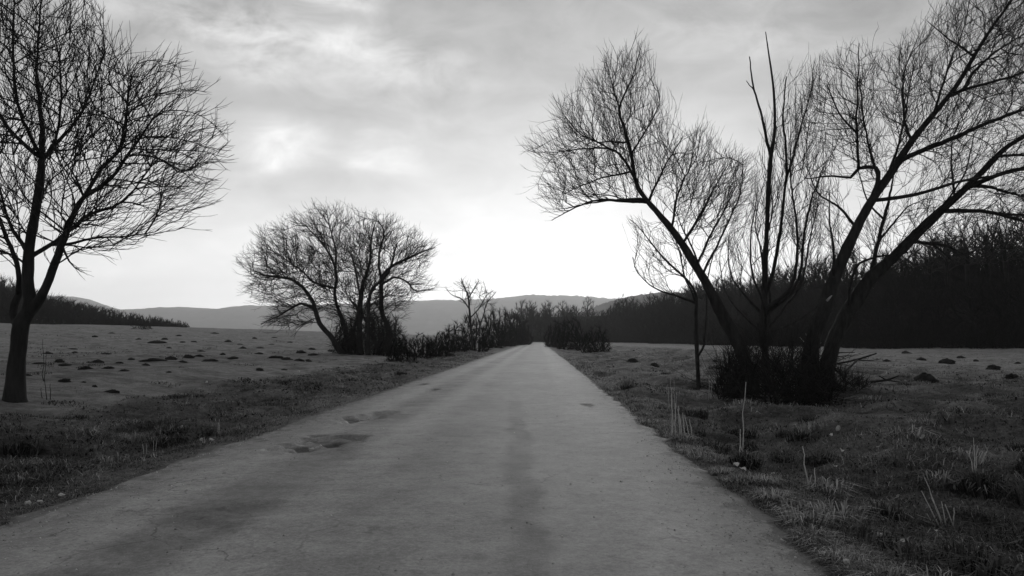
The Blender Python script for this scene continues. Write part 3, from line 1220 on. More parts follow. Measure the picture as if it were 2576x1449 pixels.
# ------------------------------------------------------------------ the big trees by the road
Y_LEFT = ground_px(38, 1010)[1]
photo_tree('bare_tree', 'tall bare tree with thick forked trunk on the edge of the molehill pasture', Y_LEFT, [
    [(36, 1012, 28), (37, 960, 26), (42, 900, 23), (47, 850, 24), (52, 812, 24), (70, 785, 20), (76, 750, 17), (70, 720, 16), (66, 625, 14, .1), (75, 540, 13, .15), (85, 450, 12, .2), (88, 395, 10, .2)],
    [(72, 790, 17), (95, 765, 15, -.05), (130, 720, 12, -.15), (170, 645, 11, -.3), (195, 600, 10, -.4), (220, 550, 8, -.5), (255, 510, 7, -.6), (310, 480, 6, -.7), (350, 450, 5, -.8), (400, 395, 4, -.9), (450, 340, 2.5, -1), (488, 300, 1.5, -1)],
    [(44, 835, 18), (24, 806, 13, .1), (12, 770, 12, .2), (28, 715, 10, .3), (20, 645, 8, .5), (0, 610, 7, .6), (-50, 550, 5, .8), (-90, 450, 3, 1)],
    [(24, 735, 8, .3), (46, 680, 8, .0), (36, 590, 6, -.3), (24, 525, 5, -.5), (5, 450, 4, -.7), (-15, 380, 3, -.8), (-25, 280, 2, -.8)],
    [(72, 650, 8, .1), (120, 585, 6, .5), (170, 525, 5, .8), (215, 500, 4.5, 1), (250, 468, 3.5, 1.1), (280, 400, 2.5, 1.3), (330, 330, 1.5, 1.4)],
    [(210, 565, 6, -.5), (245, 485, 6, -.3), (265, 425, 5.5, -.1), (290, 380, 5, .1), (300, 300, 3.5, .2), (300, 225, 2, .3)],
    [(290, 385, 4, .1), (330, 345, 3, -.2), (350, 280, 2.2, -.4), (360, 200, 1.3, -.4)],
    [(88, 395, 9, .2), (95, 300, 7, .1), (97, 200, 5, 0), (95, 125, 3.5, 0), (100, 25, 2.5, 0), (105, -60, 1.5, 0)],
    [(90, 398, 7, .2), (130, 310, 5, .5), (160, 235, 4, .7), (180, 165, 2.5, .8), (200, 85, 1.5, .9)],
    [(86, 398, 7, .2), (40, 345, 5, 0), (10, 285, 4, -.2), (-20, 240, 3, -.3), (-60, 150, 2, -.4)],
    [(87, 396, 6, .2), (60, 330, 5, .9), (55, 260, 4, 1.2), (45, 150, 3, 1.4), (30, 40, 2, 1.5)],
    [(88, 390, 6, .2), (110, 330, 5, -.6), (125, 250, 4, -1), (140, 150, 2.6, -1.2), (150, 60, 1.6, -1.3)],
    [(200, 595, 5, -.4), (250, 580, 4, -1), (290, 560, 3, -1.3), (300, 520, 2, -1.5)],
    [(190, 618, 5, -.4), (250, 600, 3.5, -.1), (310, 592, 2.5, .1), (370, 578, 1.3, .3)],
    [(180, 632, 4, -.3), (215, 665, 2.5, -.5), (245, 690, 1.3, -.5)],
], [([(-170, 640), (-210, 300), (-130, -60), (60, -120), (180, -50), (262, 45), (285, 120), (345, 140), (385, 180), (445, 160), (490, 190), (508, 260), (548, 288), (550, 370), (518, 430), (520, 492), (470, 525), (385, 585), (330, 600), (250, 640), (248, 692), (210, 660), (150, 690), (100, 640), (0, 680)], 1500, 2.1)],
    step=0.145, tip=0.0042, shoots=4200, shoot_len=0.85, seed=3, trop=0.06, angle=40, branch=0.17, cell=0.21, capn=4, wob=0.15, maxn=40000, ragged=0.25, radial=0.13, focus=(85, 640), bark=MB_BARK2)

Y_SHRUB = ground_px(915, 893)[1]
photo_tree('bare_tree', 'broad many-stemmed bare thorn tree standing beside the low roadside thicket', Y_SHRUB, [
    [(904, 894, 9), (904, 840, 9), (904, 798, 8), (910, 719, 6, .3), (926, 659, 4, .5), (930, 600, 2.5, .6), (940, 555, 1.3, .7)],
    [(870, 894, 10, -.5), (841, 851, 8, -.6), (812, 817, 7, -.8), (797, 766, 6, -1), (775, 729, 5, -1.1), (746, 707, 4, -1.3), (705, 700, 3, -1.4), (660, 692, 1.5, -1.5)],
    [(976, 898, 9, .3), (973, 829, 8, .5), (957, 782, 7, .6), (957, 703, 6, .6), (982, 669, 4.5, .7), (1042, 637, 3, .8), (1090, 618, 1.3, 1)],
    [(880, 892, 8, .5), (853, 813, 6, .9), (831, 744, 5, 1.2), (831, 672, 4, 1.4), (797, 609, 2.5, 1.5), (750, 556, 1.3, 1.6)],
    [(930, 896, 8, -.6), (935, 820, 6, -1), (945, 740, 5, -1.4), (990, 690, 3, -1.7), (1010, 620, 1.8, -1.8)],
    [(800, 775, 4, -1), (772, 766, 3.5, -1.5), (734, 791, 2.5, -2), (683, 817, 1.2, -2.2)],
    [(960, 715, 4, .6), (990, 699, 3, 0), (1026, 710, 2.5, -.2), (1048, 732, 2, -.3), (1095, 727, 1, -.3)],
    [(835, 725, 4, 1.2), (784, 710, 3, .6), (759, 684, 2.5, .4), (700, 640, 1.5, 0)],
    [(831, 680, 3.5, 1.4), (836, 620, 2.5, 1), (822, 560, 1.5, .8), (815, 525, 1, .7)],
    [(957, 710, 4, .6), (950, 640, 3, .2), (965, 585, 2, 0), (950, 553, 1, 0)],
    [(890, 896, 7, .9), (875, 840, 6, 1.5), (890, 770, 4, 2), (880, 690, 3, 2.3), (860, 610, 1.5, 2.5)],
    [(955, 897, 6, 1), (930, 850, 5, 1.4), (905, 800, 4, 1.6), (870, 750, 3, 1.2)],
], [([(603, 660), (633, 634), (646, 582), (693, 571), (743, 540), (790, 519), (860, 519), (885, 538), (978, 545), (1042, 576), (1092, 612), (1078, 662), (1060, 690), (1100, 724), (1042, 744), (1026, 782), (994, 800), (948, 782), (822, 782), (790, 826), (746, 842), (676, 826), (672, 806), (702, 780), (633, 760), (623, 710)], 1300, 3.2),
    ([(830, 740), (900, 720), (975, 740), (1000, 800), (990, 885), (930, 890), (870, 885), (820, 800)], 420, 1.8)],
    step=0.19, tip=0.0070, shoots=11500, shoot_len=0.95, seed=6, trop=0.04, jitter=0.3, angle=40, branch=0.18, cell=0.27, capn=5, wob=0.13, maxn=54000, radial=0.16, focus=(900, 790), ragged=0.55, bark=MB_BARK2, twig=MB_SHRUB)

YR = 20.0
photo_tree('bare_tree', 'leaning bare willow with its crown hanging out over the road', YR + 1.0, [
    [(1905, 965, 19), (1868, 890, 18), (1826, 807, 17), (1780, 717, 14), (1750, 669, 12), (1708, 602, 10), (1660, 542, 8), (1624, 500, 7), (1600, 458, 6), (1588, 386, 5), (1570, 320, 4), (1558, 272, 3), (1590, 195, 2), (1612, 121, 1)],
    [(1628, 506, 5), (1570, 500, 4.5, .4), (1498, 497, 3, .7), (1437, 518, 2, .8), (1389, 542, 1.2, .9)],
    [(1602, 460, 5), (1570, 416, 4, -.3), (1540, 392, 3.2, -.5), (1474, 392, 2.2, -.7), (1389, 401, 1.2, -.8)],
    [(1542, 394, 3, -.5), (1504, 362, 2.4, -.2), (1455, 332, 1.7, 0), (1415, 285, 1, 0)],
    [(1584, 434, 3.5), (1534, 431, 2.6, .7), (1474, 446, 1.8, 1.1), (1419, 470, 1, 1.2)],
    [(1578, 364, 3), (1534, 344, 2.2, .5), (1498, 338, 1.6, .7), (1450, 300, 1, .8)],
    [(1562, 280, 2.5), (1535, 230, 1.8, -.5), (1520, 170, 1, -.6)],
    [(1586, 380, 3), (1625, 330, 2, -.5), (1650, 280, 1.2, -.7)],
    [(1684, 572, 4), (1708, 488, 2.8, .3), (1744, 404, 1.8, .5), (1757, 326, 1, .6)],
    [(1720, 621, 4), (1768, 524, 2.8, -.4), (1817, 428, 1.5, -.6)],
    [(1750, 669, 4), (1817, 548, 2.8, .5), (1870, 452, 1.4, .7)],
    [(1636, 515, 4), (1666, 428, 2.4, -.6), (1700, 368, 1.3, -.9)],
    [(1765, 692, 4), (1800, 610, 2.8, -.7), (1830, 520, 1.6, -1.2), (1840, 440, 1, -1.2)],
    [(1790, 738, 4), (1745, 655, 3, -.5), (1710, 590, 2, -.6), (1690, 540, 1.2, -.6)],
    [(1628, 503, 4), (1560, 515, 3, -.8), (1480, 530, 1.8, -1.2), (1420, 545, 1, -1.3)],
], [([(1312, 380), (1353, 326), (1395, 308), (1387, 254), (1461, 236), (1467, 193), (1504, 187), (1510, 151), (1558, 127), (1594, 106), (1627, 109), (1646, 169), (1642, 217), (1666, 230), (1690, 308), (1720, 350), (1738, 323), (1780, 314), (1817, 362), (1870, 398), (1900, 452), (1888, 518), (1852, 578), (1817, 638), (1786, 700), (1738, 630), (1660, 537), (1612, 513), (1563, 513), (1437, 543), (1389, 545), (1341, 488), (1347, 452), (1395, 428), (1330, 395)], 1500, 1.9)],
    step=0.14, tip=0.0031, shoots=4000, shoot_len=0.75, seed=8, trop=0.17, angle=38, branch=0.18, cell=0.21, capn=4, wob=0.13, maxn=40000, ragged=0.2, radial=0.10, focus=(1660, 560))

photo_tree('sapling', 'thin sapling with a short bare stem at the foot of the leaning willow', 24.5, [
    [(1758, 932, 6), (1753, 870, 6), (1750, 800, 5), (1751, 752, 4.5), (1735, 712, 3.5), (1672, 645, 2.4, .3), (1612, 566, 1.4, .5), (1588, 545, 1, .5)],
    [(1751, 765, 4), (1700, 740, 3, .4), (1654, 720, 2, .7), (1612, 681, 1.4, .8), (1600, 639, 1, .9)],
    [(1755, 900, 3.5), (1766, 870, 3, -.2), (1772, 810, 2.5, -.3), (1775, 720, 2, -.3), (1790, 640, 1.2, -.3)],
    [(1750, 760, 3.5), (1716, 690, 2.4, -.4), (1690, 610, 1.4, -.6), (1660, 560, 1, -.7)],
], [([(1585, 540), (1680, 560), (1740, 640), (1790, 620), (1800, 730), (1700, 745), (1650, 742), (1600, 680), (1595, 620)], 60, 1.0)],
    step=0.12, tip=0.004, shoots=240, shoot_len=0.8, seed=9, trop=0.15, pull=(-0.2, 0, 0), angle=34, capn=3, maxn=4000)

photo_tree('bare_tree', 'slender bare tree with two tall whip-like leaders above a bramble thicket', YR + 2.2, [
    [(1930, 955, 11), (1924, 860, 10), (1922, 770, 9), (1923, 720, 8), (1927, 616, 7), (1933, 486, 6), (1940, 389, 5.5), (1949, 324, 4.5), (1946, 227, 3.2), (1933, 130, 2), (1926, 80, 1.2)],
    [(1938, 402, 5), (1917, 292, 3.6, .1), (1897, 214, 2.6, .2), (1890, 136, 1.5, .2)],
    [(1898, 218, 2, .2), (1888, 210, 1.4, .1), (1880, 200, .9, .1)],
    [(1924, 735, 7), (1945, 705, 6, .2), (1969, 616, 5, .4), (1991, 441, 4, .6), (1988, 292, 2.8, .7), (2001, 169, 1.4, .8)],
    [(1990, 448, 3.4, .6), (2017, 337, 2.5, .3), (2053, 195, 1.2, .2)],
    [(1925, 780, 6), (1975, 720, 5, -.5), (1978, 600, 3.6, -.8), (1960, 480, 2.2, -.9), (1965, 380, 1.2, -.9)],
    [(1925, 790, 6), (1995, 715, 4.5, -.2), (2021, 551, 3, -.2), (2066, 421, 1.5, -.2)],
    [(1923, 740, 4), (1900, 640, 2.5, -.4), (1885, 560, 1.5, -.5), (1905, 480, 1, -.5)],
    [(1928, 800, 5), (1880, 740, 3.4, .3), (1850, 680, 2.2, .5), (1845, 590, 1.2, .6)],
    [(1932, 840, 5), (1990, 770, 4, .5), (2040, 700, 3, .7), (2060, 600, 2, .8), (2085, 500, 1.2, .9)],
    [(1930, 830, 5), (1905, 760, 4, -.6), (1870, 690, 3, -.9), (1865, 600, 2, -1), (1880, 500, 1.2, -1)],
    [(1930, 820, 5), (1960, 750, 4, .9), (1950, 640, 3, 1.2), (1975, 520, 2, 1.3), (1968, 420, 1.2, 1.3)],
    [(1926, 845, 4), (1870, 790, 3, .2), (1830, 730, 2, .3), (1815, 650, 1.2, .3)],
    [(1934, 850, 4), (2010, 800, 3, -.4), (2070, 740, 2, -.6), (2100, 660, 1.2, -.6)],
], [([(1800, 740), (1815, 600), (1870, 530), (1900, 440), (1930, 330), (1975, 250), (1990, 160), (2060, 180), (2075, 400), (2100, 600), (2090, 740)], 420, 1.5)],
    step=0.15, tip=0.0034, shoots=1300, shoot_len=1.0, seed=12, trop=0.26, angle=26, branch=0.14, capn=7, wob=0.06, maxn=20000, ragged=0.25)

steep = photo_tree('bare_tree', 'bare willow with a steep leaning trunk and a knobbly side branch', YR, [
    [(2020, 985, 24), (2038, 890, 22), (2058, 820, 20), (2074, 775, 19), (2092, 720, 17), (2118, 655, 16), (2150, 584, 14), (2183, 519, 13), (2228, 454, 11), (2267, 396, 10), (2293, 357, 9), (2345, 292, 8), (2403, 220, 6), (2449, 143, 5), (2494, 71, 4), (2546, 0, 3), (2600, -80, 2), (2640, -160, 1.2)],
    [(2262, 405, 7), (2345, 370, 6.5, -.4), (2429, 331, 5.5, -.7), (2500, 305, 4.5, -1), (2576, 295, 3.5, -1.2), (2700, 270, 2, -1.5)],
    [(2388, 242, 6), (2442, 214, 5.2, .4), (2475, 169, 4.5, .6), (2526, 123, 3.6, .8), (2576, 84, 3, 1), (2680, 20, 1.5, 1.2)],
    [(2397, 232, 4.5), (2494, 214, 3.6, -.5), (2576, 195, 2.6, -.8), (2700, 185, 1.5, -1)],
    [(2190, 510, 8), (2202, 454, 7, -.1), (2197, 425, 6, -.1), (2163, 421, 5, .1), (2144, 444, 4, .2), (2105, 438, 3, .3), (2040, 441, 1.5, .4)],
    [(2201, 450, 5, -.1), (2205, 363, 3.6, .4), (2196, 260, 2.4, .6), (2190, 180, 1.2, .7)],
    [(2170, 421, 4.5, .1), (2144, 344, 3.6, -.3), (2137, 259, 2.5, -.5), (2137, 130, 1.2, -.6)],
    [(2144, 346, 3, -.3), (2092, 305, 2.4, -.6), (2053, 240, 1.3, -.8)],
    [(2196, 512, 6), (2280, 499, 5, -.6), (2358, 477, 4, -1), (2416, 470, 3, -1.2), (2500, 455, 2, -1.4)],
    [(2293, 357, 4), (2299, 259, 3, .5), (2312, 162, 2, .7), (2345, 65, 1.1, .8)],
    [(2345, 292, 4), (2350, 200, 2.6, -.6), (2375, 100, 1.5, -.9), (2390, 10, 1, -1)],
    [(2449, 143, 4), (2430, 90, 2.6, .5), (2395, 50, 1.8, .7), (2370, 20, 1, .8)],
    [(2228, 454, 4), (2240, 370, 3, -.5), (2250, 280, 2, -.7), (2260, 190, 1.1, -.8)],
    [(2160, 570, 5), (2120, 510, 3.5, .4), (2080, 470, 2.4, .7), (2060, 400, 1.3, .9)],
    [(2100, 700, 5), (2075, 620, 3.5, -.5), (2055, 560, 2.2, -.8), (2050, 500, 1.3, -1)],
    [(2430, 180, 3), (2480, 150, 2, .2), (2530, 130, 1.4, .3), (2570, 105, 1, .3)],
], [([(2040, 170), (2070, 140), (2131, 112), (2222, 149), (2267, 95), (2300, 62), (2345, 42), (2390, 15), (2400, -60), (2640, -160), (2760, 60), (2740, 300), (2576, 390), (2400, 465), (2280, 500), (2215, 520), (2163, 447), (2047, 450), (2008, 389), (2010, 270)], 1800, 2.2),
    ([(2050, 480), (2110, 460), (2160, 560), (2110, 680), (2060, 640)], 30, 0.9)],
    step=0.14, tip=0.0031, shoots=5800, shoot_len=0.8, seed=14, trop=0.17, angle=38, branch=0.18, cell=0.21, capn=4, wob=0.13, maxn=52000, ragged=0.2, radial=0.06, focus=(2250, 480))

stub = np.array([P(2080, 757, YR - 0.16), P(2086, 750, YR - 0.2), P(2093, 743, YR - 0.24)]) - np.array(steep.location)
tv, tq, tt = tube(stub, [0.035, 0.03, 0.012], 7, 4, 0.15)
link('broken_stub', mesh('broken_stub', tv, tq, tt), MB_PALEWOOD, steep)['label'] = 'pale splintered stub of a snapped branch'
photo_tree('bare_tree', 'bare willow with a low slanting trunk and long horizontal boughs', YR + 1.6, [
    [(2068, 965, 24), (2095, 870, 22), (2137, 778, 20), (2189, 700, 18), (2241, 655, 16), (2299, 597, 14), (2358, 538, 12), (2429, 473, 10), (2481, 421, 8), (2526, 376, 6.5), (2576, 344, 5.5), (2660, 300, 4), (2760, 230, 2)],
    [(2486, 418, 6), (2526, 389, 5, .5), (2576, 376, 4, .8), (2700, 370, 2, 1)],
    [(2436, 470, 8), (2500, 447, 6, -.4), (2576, 434, 5, -.7), (2720, 420, 2.5, -1)],
    [(2438, 471, 7), (2526, 464, 4.5, .6), (2576, 467, 3.6, 1), (2720, 490, 2, 1.4)],
    [(2366, 536, 7), (2442, 538, 5.5, -.5), (2500, 558, 4.5, -.8), (2546, 577, 3, -1), (2620, 590, 2, -1.2)],
    [(2440, 538, 4, -.5), (2520, 542, 3.2, -.3), (2600, 541, 2.2, -.2), (2700, 530, 1.2, 0)],
    [(2290, 606, 6), (2358, 606, 5, .5), (2416, 609, 4, .8), (2475, 629, 2.6, 1), (2520, 650, 1.4, 1.1)],
    [(2380, 606, 3, .6), (2410, 635, 2.4, .6), (2435, 660, 1.6, .6)],
    [(2192, 698, 7), (2228, 622, 6, .6), (2261, 538, 5, 1), (2288, 467, 3.4, 1.2), (2310, 380, 2, 1.4), (2330, 300, 1.2, 1.5)],
    [(2130, 790, 5), (2132, 680, 4, -.5), (2163, 655, 3.2, -.7), (2209, 648, 2.2, -.8), (2260, 640, 1.3, -.8)],
    [(2262, 540, 3.4, 1), (2230, 480, 2.4, 1.3), (2215, 400, 1.5, 1.5)],
    [(2240, 600, 4, .7), (2300, 545, 3, 1.2), (2350, 500, 2, 1.6), (2410, 470, 1.2, 1.8)],
    [(2300, 597, 4), (2340, 520, 3, -.8), (2370, 450, 2, -1.2), (2380, 370, 1.2, -1.4)],
    [(2400, 500, 4), (2430, 420, 3, .8), (2450, 340, 2, 1.2), (2480, 270, 1.2, 1.4)],
], [([(2110, 700), (2130, 560), (2240, 520), (2400, 400), (2576, 320), (2760, 220), (2780, 500), (2640, 590), (2500, 640), (2430, 650), (2320, 600), (2260, 650), (2200, 690)], 900, 2.0)],
    step=0.14, tip=0.0032, shoots=2600, shoot_len=0.75, seed=17, trop=0.10, angle=34, branch=0.15, wob=0.09, cell=0.22, capn=4, maxn=30000, ragged=0.2, radial=0.08, focus=(2250, 640))


# ------------------------------------------------------------------ free standing smaller trees and shrubs
def free_plant(name, label, cat, T, loc, rot, s, mat, group=None, stem='stem'):
    root = thing(name, label, cat, loc, group)
    v, q = place(T[0], (0, 0, 0), rot, s), T[1]
    o = link('crown' if cat == 'tree' else 'twigs', mesh('twigs', v, q), mat, root)
    o['kind'] = 'stuff'
    st = link('trunk' if cat == 'tree' else 'stems', mesh('stem', place(T[2], (0, 0, 0), rot, s), T[3]), MB_WOOD, root)
    if cat != 'tree':
        st['kind'] = 'stuff'
    return root


def shrub_at(px, top, base, width_px, label, seed, mat=None, group=None, dense=420, stems=12, Y=None, cat='shrub', name='bare_shrub', foot=0.30, shoot=0.16, up=0.12):
    p = ground_px(px, base) if Y is None else np.array([P(px, base, Y)[0], Y, 0])
    p[2] = hz(p[0], p[1])
    h = P(px, top, p[1])[2] - p[2]
    w = width_px / F * p[1]
    T = template(h, w, seed, dense, max(0.10, h * 0.055), max(0.006, p[1] * 0.00016), stems, 0.03, shoots=int(dense * 1.6), shoot_len=h * shoot, up=up, foot=foot, expo=2.7)
    return free_plant(name, label, cat, T, (p[0], p[1], p[2] - 0.05), 0, (1, 1, 1), mat or MB_SHRUB, group)


ORD = ['first', 'second', 'third', 'fourth', 'fifth', 'sixth', 'seventh', 'eighth', 'ninth']
G_HEDGE = 'dense shrubs in the roadside thicket'
sp = [(1012, 842, 893, 110, None), (1060, 835, 887, 110, None), (1105, 828, 884, 100, None), (1150, 806, 881, 110, None), (1195, 785, 877, 110, None),
      (1235, 772, 874, 100, None), (1268, 776, 870, 90, None), (1296, 790, 866, 80, None), (1318, 800, 863, 60, None)]
for k, (px, top, base, wd, Y) in enumerate(sp):
    Yk = np.interp(px, [1000, 1100, 1200, 1320], [44, 58, 84, 190])
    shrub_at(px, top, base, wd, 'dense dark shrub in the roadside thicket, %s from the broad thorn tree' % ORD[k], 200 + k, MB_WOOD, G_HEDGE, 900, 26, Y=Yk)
for k, (px, top, base, wd, lab) in enumerate([
    (872, 785, 897, 95, 'dark undergrowth bush at the foot of the thorn tree, pasture side'),
    (930, 745, 898, 130, 'tall tangled undergrowth bush in the middle of the thorn tree stems'),
    (985, 790, 899, 100, 'dark undergrowth bush at the foot of the thorn tree, beside the thicket')]):
    shrub_at(px, top, base, wd, lab, 215 + k, MB_SHRUB, None, 1100, 16, Y=Y_SHRUB + 0.6, foot=0.3, shoot=0.2)
# the thin tree that rises out of it
Yt = 82.0
p = P(1175, 870, Yt)
hh = P(1175, 698, Yt)[2] - hz(p[0], p[1])
photo_tree('bare_tree', 'small thin bare tree rising out of the roadside thicket', Yt, [
    [(1190, 872, 3.4), (1183, 800, 3), (1180, 770, 2.6), (1178, 745, 2.2), (1168, 722, 1.6), (1160, 700, 1)],
    [(1181, 776, 2), (1160, 752, 1.6, .5), (1135, 742, 1.2, .8), (1122, 728, .8, 1)],
    [(1178, 748, 2), (1192, 728, 1.4, -.4), (1205, 708, .9, -.6)],
    [(1183, 800, 2.2), (1205, 775, 1.7, .4), (1222, 745, 1.2, .6), (1240, 730, .8, .7)],
    [(1192, 872, 2.6), (1215, 800, 2, -.6), (1225, 765, 1.4, -.8), (1250, 735, .8, -1)],
], [([(1115, 725), (1150, 700), (1200, 692), (1225, 715), (1255, 728), (1255, 780), (1205, 790), (1150, 765)], 60, 1.6)],
    step=0.2, tip=0.012, shoots=150, shoot_len=1.2, seed=23, trop=0.12, cell=0.6, capn=5, maxn=5000, twig=MB_SHRUB)

G_R = 'shrubs on the far right road edge'
for k, (px, top, base, wd, Y) in enumerate([(1396, 806, 872, 80, 135), (1440, 794, 880, 110, 104), (1496, 818, 884, 110, 84)]):
    shrub_at(px, top, base, wd, ['dark bare shrub at the far road edge, nearest to the end wood', 'tallest dark bare shrub on the verge facing the roadside thicket', 'low spreading dark shrub on the verge at the tip of the level pasture'][k], 230 + k, MB_WOOD, G_R, 900, 26, Y=Y)

# bramble thicket at the feet of the leaning trees
for k, (px, top, base, wd, Y, lab) in enumerate([
    (1890, 815, 985, 230, YR + 1.4, 'dark bramble thicket wrapped round the foot of the leaning willow'),
    (2022, 835, 1000, 220, YR - 0.2, 'dark bramble thicket at the foot of the steep leaning trunk'),
    (1955, 885, 1003, 290, YR - 1.0, 'low dark bramble tangle under the whip-like tree'),
    (1850, 905, 980, 150, YR + 0.6, 'small low bramble clump spreading from the willow foot toward the road'),
    (2110, 925, 975, 190, YR + 0.9, 'low bramble clump beside the fallen forked branch'),
]):
    shrub_at(px, top, base, wd, lab, 240 + k, MB_SHRUB, None, 420, 22, Y=Y, name='bramble_thicket', foot=0.55, shoot=0.55, up=0.05)
# a tuft of twigs out in the pasture on the left and its neighbour
shrub_at(352, 800, 851, 70, 'small bare bush out in the molehill pasture', 251, MB_SHRUB, None, 320, 10, Y=120)
shrub_at(132, 805, 838, 55, 'low bare bush with pale stems below the far strip of wood', 252, MB_SHRUB, None, 220, 8, Y=140)
shrub_at(620, 940, 962, 60, 'low dark tussock bush on the edge of the rough verge', 253, MB_SHRUB, None, 500, 20, Y=ground_px(620, 962)[1])

# tall bare trees standing clear above the right-hand wood
G_W = 'tall bare trees above the wood'
r = np.random.default_rng(31)
for k, (px, top, Y, wd) in enumerate([(2345, 585, 118, 90), (2390, 545, 112, 110), (2440, 520, 108, 120), (2490, 500, 112, 130), (2540, 488, 104, 130), (2590, 470, 108, 140), (2290, 610, 126, 90), (2650, 480, 104, 150)]):
    p = P(px, 878, Y)
    gz = slope_rise(15)
    h = P(px, top, Y)[2] - gz
    T = template(h, wd / F * Y * 1.1, 300 + k, 420, 0.42, 0.016, 1, 0.18, shoots=420, shoot_len=1.0, up=0.3)
    free_plant('bare_tree', 'tall bare tree standing up out of the dark wood behind the slanting willow', 'tree', T, (p[0], p[1], gz - 0.4), 0, (1, 1, 1), MB_SHRUB, G_W)


# ------------------------------------------------------------------ molehills
def lump(seed, n=16, m=6, rough=0.30):
    r = np.random.default_rng(seed)
    V = []
    for j in range(m):
        t = j / (m - 1)
        rad = math.cos(t * math.pi / 2) ** 0.8 if j < m - 1 else 0.0
        z = math.sin(t * math.pi / 2) ** 1.2
        for k in range(n):
            a = 2 * math.pi * k / n
            s = 1 + rough * r.standard_normal() * (0.7 if j else 0.5)
            V.append((math.cos(a) * rad * s, math.sin(a) * rad * s, z * (1 + 0.5 * rough * r.standard_normal()) - (0.25 if j == 0 else 0)))
    i = np.arange(n * m).reshape(m, n)
    j = np.roll(i, -1, 1)
    q = np.stack([i[:-1], j[:-1], j[1:], i[1:]], -1).reshape(-1, 4)
    return mesh('molehill', np.array(V), q, smooth=True)


LUMPS = [lump(k) for k in range(6)]
for m_ in LUMPS:
    m_.materials.append(M_SOIL)
MOLE_L = [(149, 912, 22), (163, 919, 18), (244, 913, 22), (215, 929, 22), (273, 927, 18), (313, 933, 16), (385, 909, 26), (367, 920, 18), (430, 904, 18), (459, 911, 14),
          (531, 909, 28), (474, 900, 22), (588, 902, 22), (651, 890, 16), (425, 937, 14), (654, 933, 14), (164, 960, 22), (281, 987, 28), (238, 973, 14), (396, 864, 22),
          (425, 876, 10), (459, 861, 10), (488, 861, 12), (505, 884, 10), (182, 878, 12), (188, 888, 10), (268, 890, 14), (611, 875, 12), (603, 867, 10), (574, 860, 12),
          (540, 839, 12), (238, 847, 10), (281, 839, 9), (349, 854, 12), (413, 854, 10), (721, 905, 22), (756, 888, 16), (753, 908, 16), (775, 909, 14), (693, 901, 16),
          (652, 930, 12), (715, 931, 10), (831, 883, 10), (787, 894, 14), (784, 879, 12), (655, 876, 12), (683, 867, 10), (611, 877, 12), (98, 915, 18), (330, 905, 16),
          (500, 897, 16), (560, 893, 12), (300, 914, 14), (70, 945, 14), (120, 890, 12), (210, 962, 10), (690, 850, 9), (640, 852, 9), (730, 862, 9), (450, 845, 9)]
for k, (px, py, wpx) in enumerate(MOLE_L):
    p = ground_px(px, py)
    w = min(1.1, wpx / F * p[1])
    o = bpy.data.objects.new('molehill', LUMPS[k % 6])
    COL.objects.link(o)
    o.location = (p[0], p[1], p[2] - 0.01)
    o.rotation_euler = (0, 0, k * 1.7)
    rr_ = np.random.default_rng(900 + k)
    o.scale = (w * (0.55 + 0.6 * rr_.random()), w * (0.4 + 0.5 * rr_.random()), w * (0.20 + 0.22 * rr_.random()))
    tag(o, 'dark earth molehill on the grazed pasture between the forked tree and the thorn tree', 'molehill', 'molehills on the sloping pasture')
MOLE_R = [(2328, 962, 52, 'large dark mound of earth on the edge of the pasture, biggest beside the wood'), (2382, 915, 34, None), (2498, 928, 30, None), (2279, 890, 20, None), (2230, 909, 16, None),
          (2318, 906, 20, None), (2417, 901, 18, None), (2544, 950, 26, None), (1592, 909, 22, None), (1646, 922, 24, None), (1798, 909, 12, None), (2455, 908, 12, None), (2560, 915, 14, None)]
for k, (px, py, wpx, lab) in enumerate(MOLE_R):
    p = ground_px(px, py)
    w = min(1.2, wpx / F * p[1])
    o = bpy.data.objects.new('molehill', LUMPS[(k + 2) % 6])
    COL.objects.link(o)
    o.location = (p[0], p[1], p[2] - 0.02)
    o.rotation_euler = (0, 0, k * 2.3)
    o.scale = (w * 0.55, w * 0.5, w * (0.42 if lab else 0.34))
    if lab:
        tag(o, lab, 'molehill')
    else:
        tag(o, 'small dark molehill on the level strip of pasture before the big wood', 'molehill', 'molehills before the big wood')


# ------------------------------------------------------------------ grass and weeds
def blades(name, n, sampler, length, width, lean, mat, label, seed, lift=0.0, parent=None):
    r = np.random.default_rng(seed)
    x, y, k = sampler(r, n)
    n = len(x)
    z = height(x, y) + lift
    L = length * (0.4 + 1.0 * r.random(n)) * k
    dist = np.maximum(3.0, np.hypot(x, y))
    wd = width * (0.6 + 0.8 * r.random(n)) * np.maximum(1.0, dist / 12.0)
    a = r.random(n) * 6.283
    ln = lean * (0.3 + r.random(n))
    d = np.stack([np.cos(a), np.sin(a), np.zeros(n)], 1)
    s = np.stack([-np.sin(a), np.cos(a), np.zeros(n)], 1)
    up = np.array([0, 0, 1.0])
    b = np.stack([x, y, z - 0.02], 1)
    m1 = b + (up * 0.62 + d * (ln * 0.35)[:, None]) * L[:, None]
    tp = b + (up * (1.0 - 0.35 * np.minimum(ln, 1.6))[:, None] + d * ln[:, None]) * L[:, None]
    v = np.stack([b - s * wd[:, None], b + s * wd[:, None], m1 + s * (wd * 0.7)[:, None], m1 - s * (wd * 0.7)[:, None], tp], 1).reshape(-1, 3)
    o0 = (np.arange(n) * 5)[:, None]
    q = o0 + np.array([[0, 1, 2, 3]])
    t = o0 + np.array([[3, 2, 4]])
    o = link(name, mesh(name, v, q, t), mat, parent)
    o['kind'] = 'stuff'
    if label:
        tag(o, label, 'grass')
    return o


def near_y(r, n, a, b):
    """denser close to the camera"""
    u = r.random(n)
    return 1.0 / ((1 / a) * (1 - u) + (1 / b) * u)


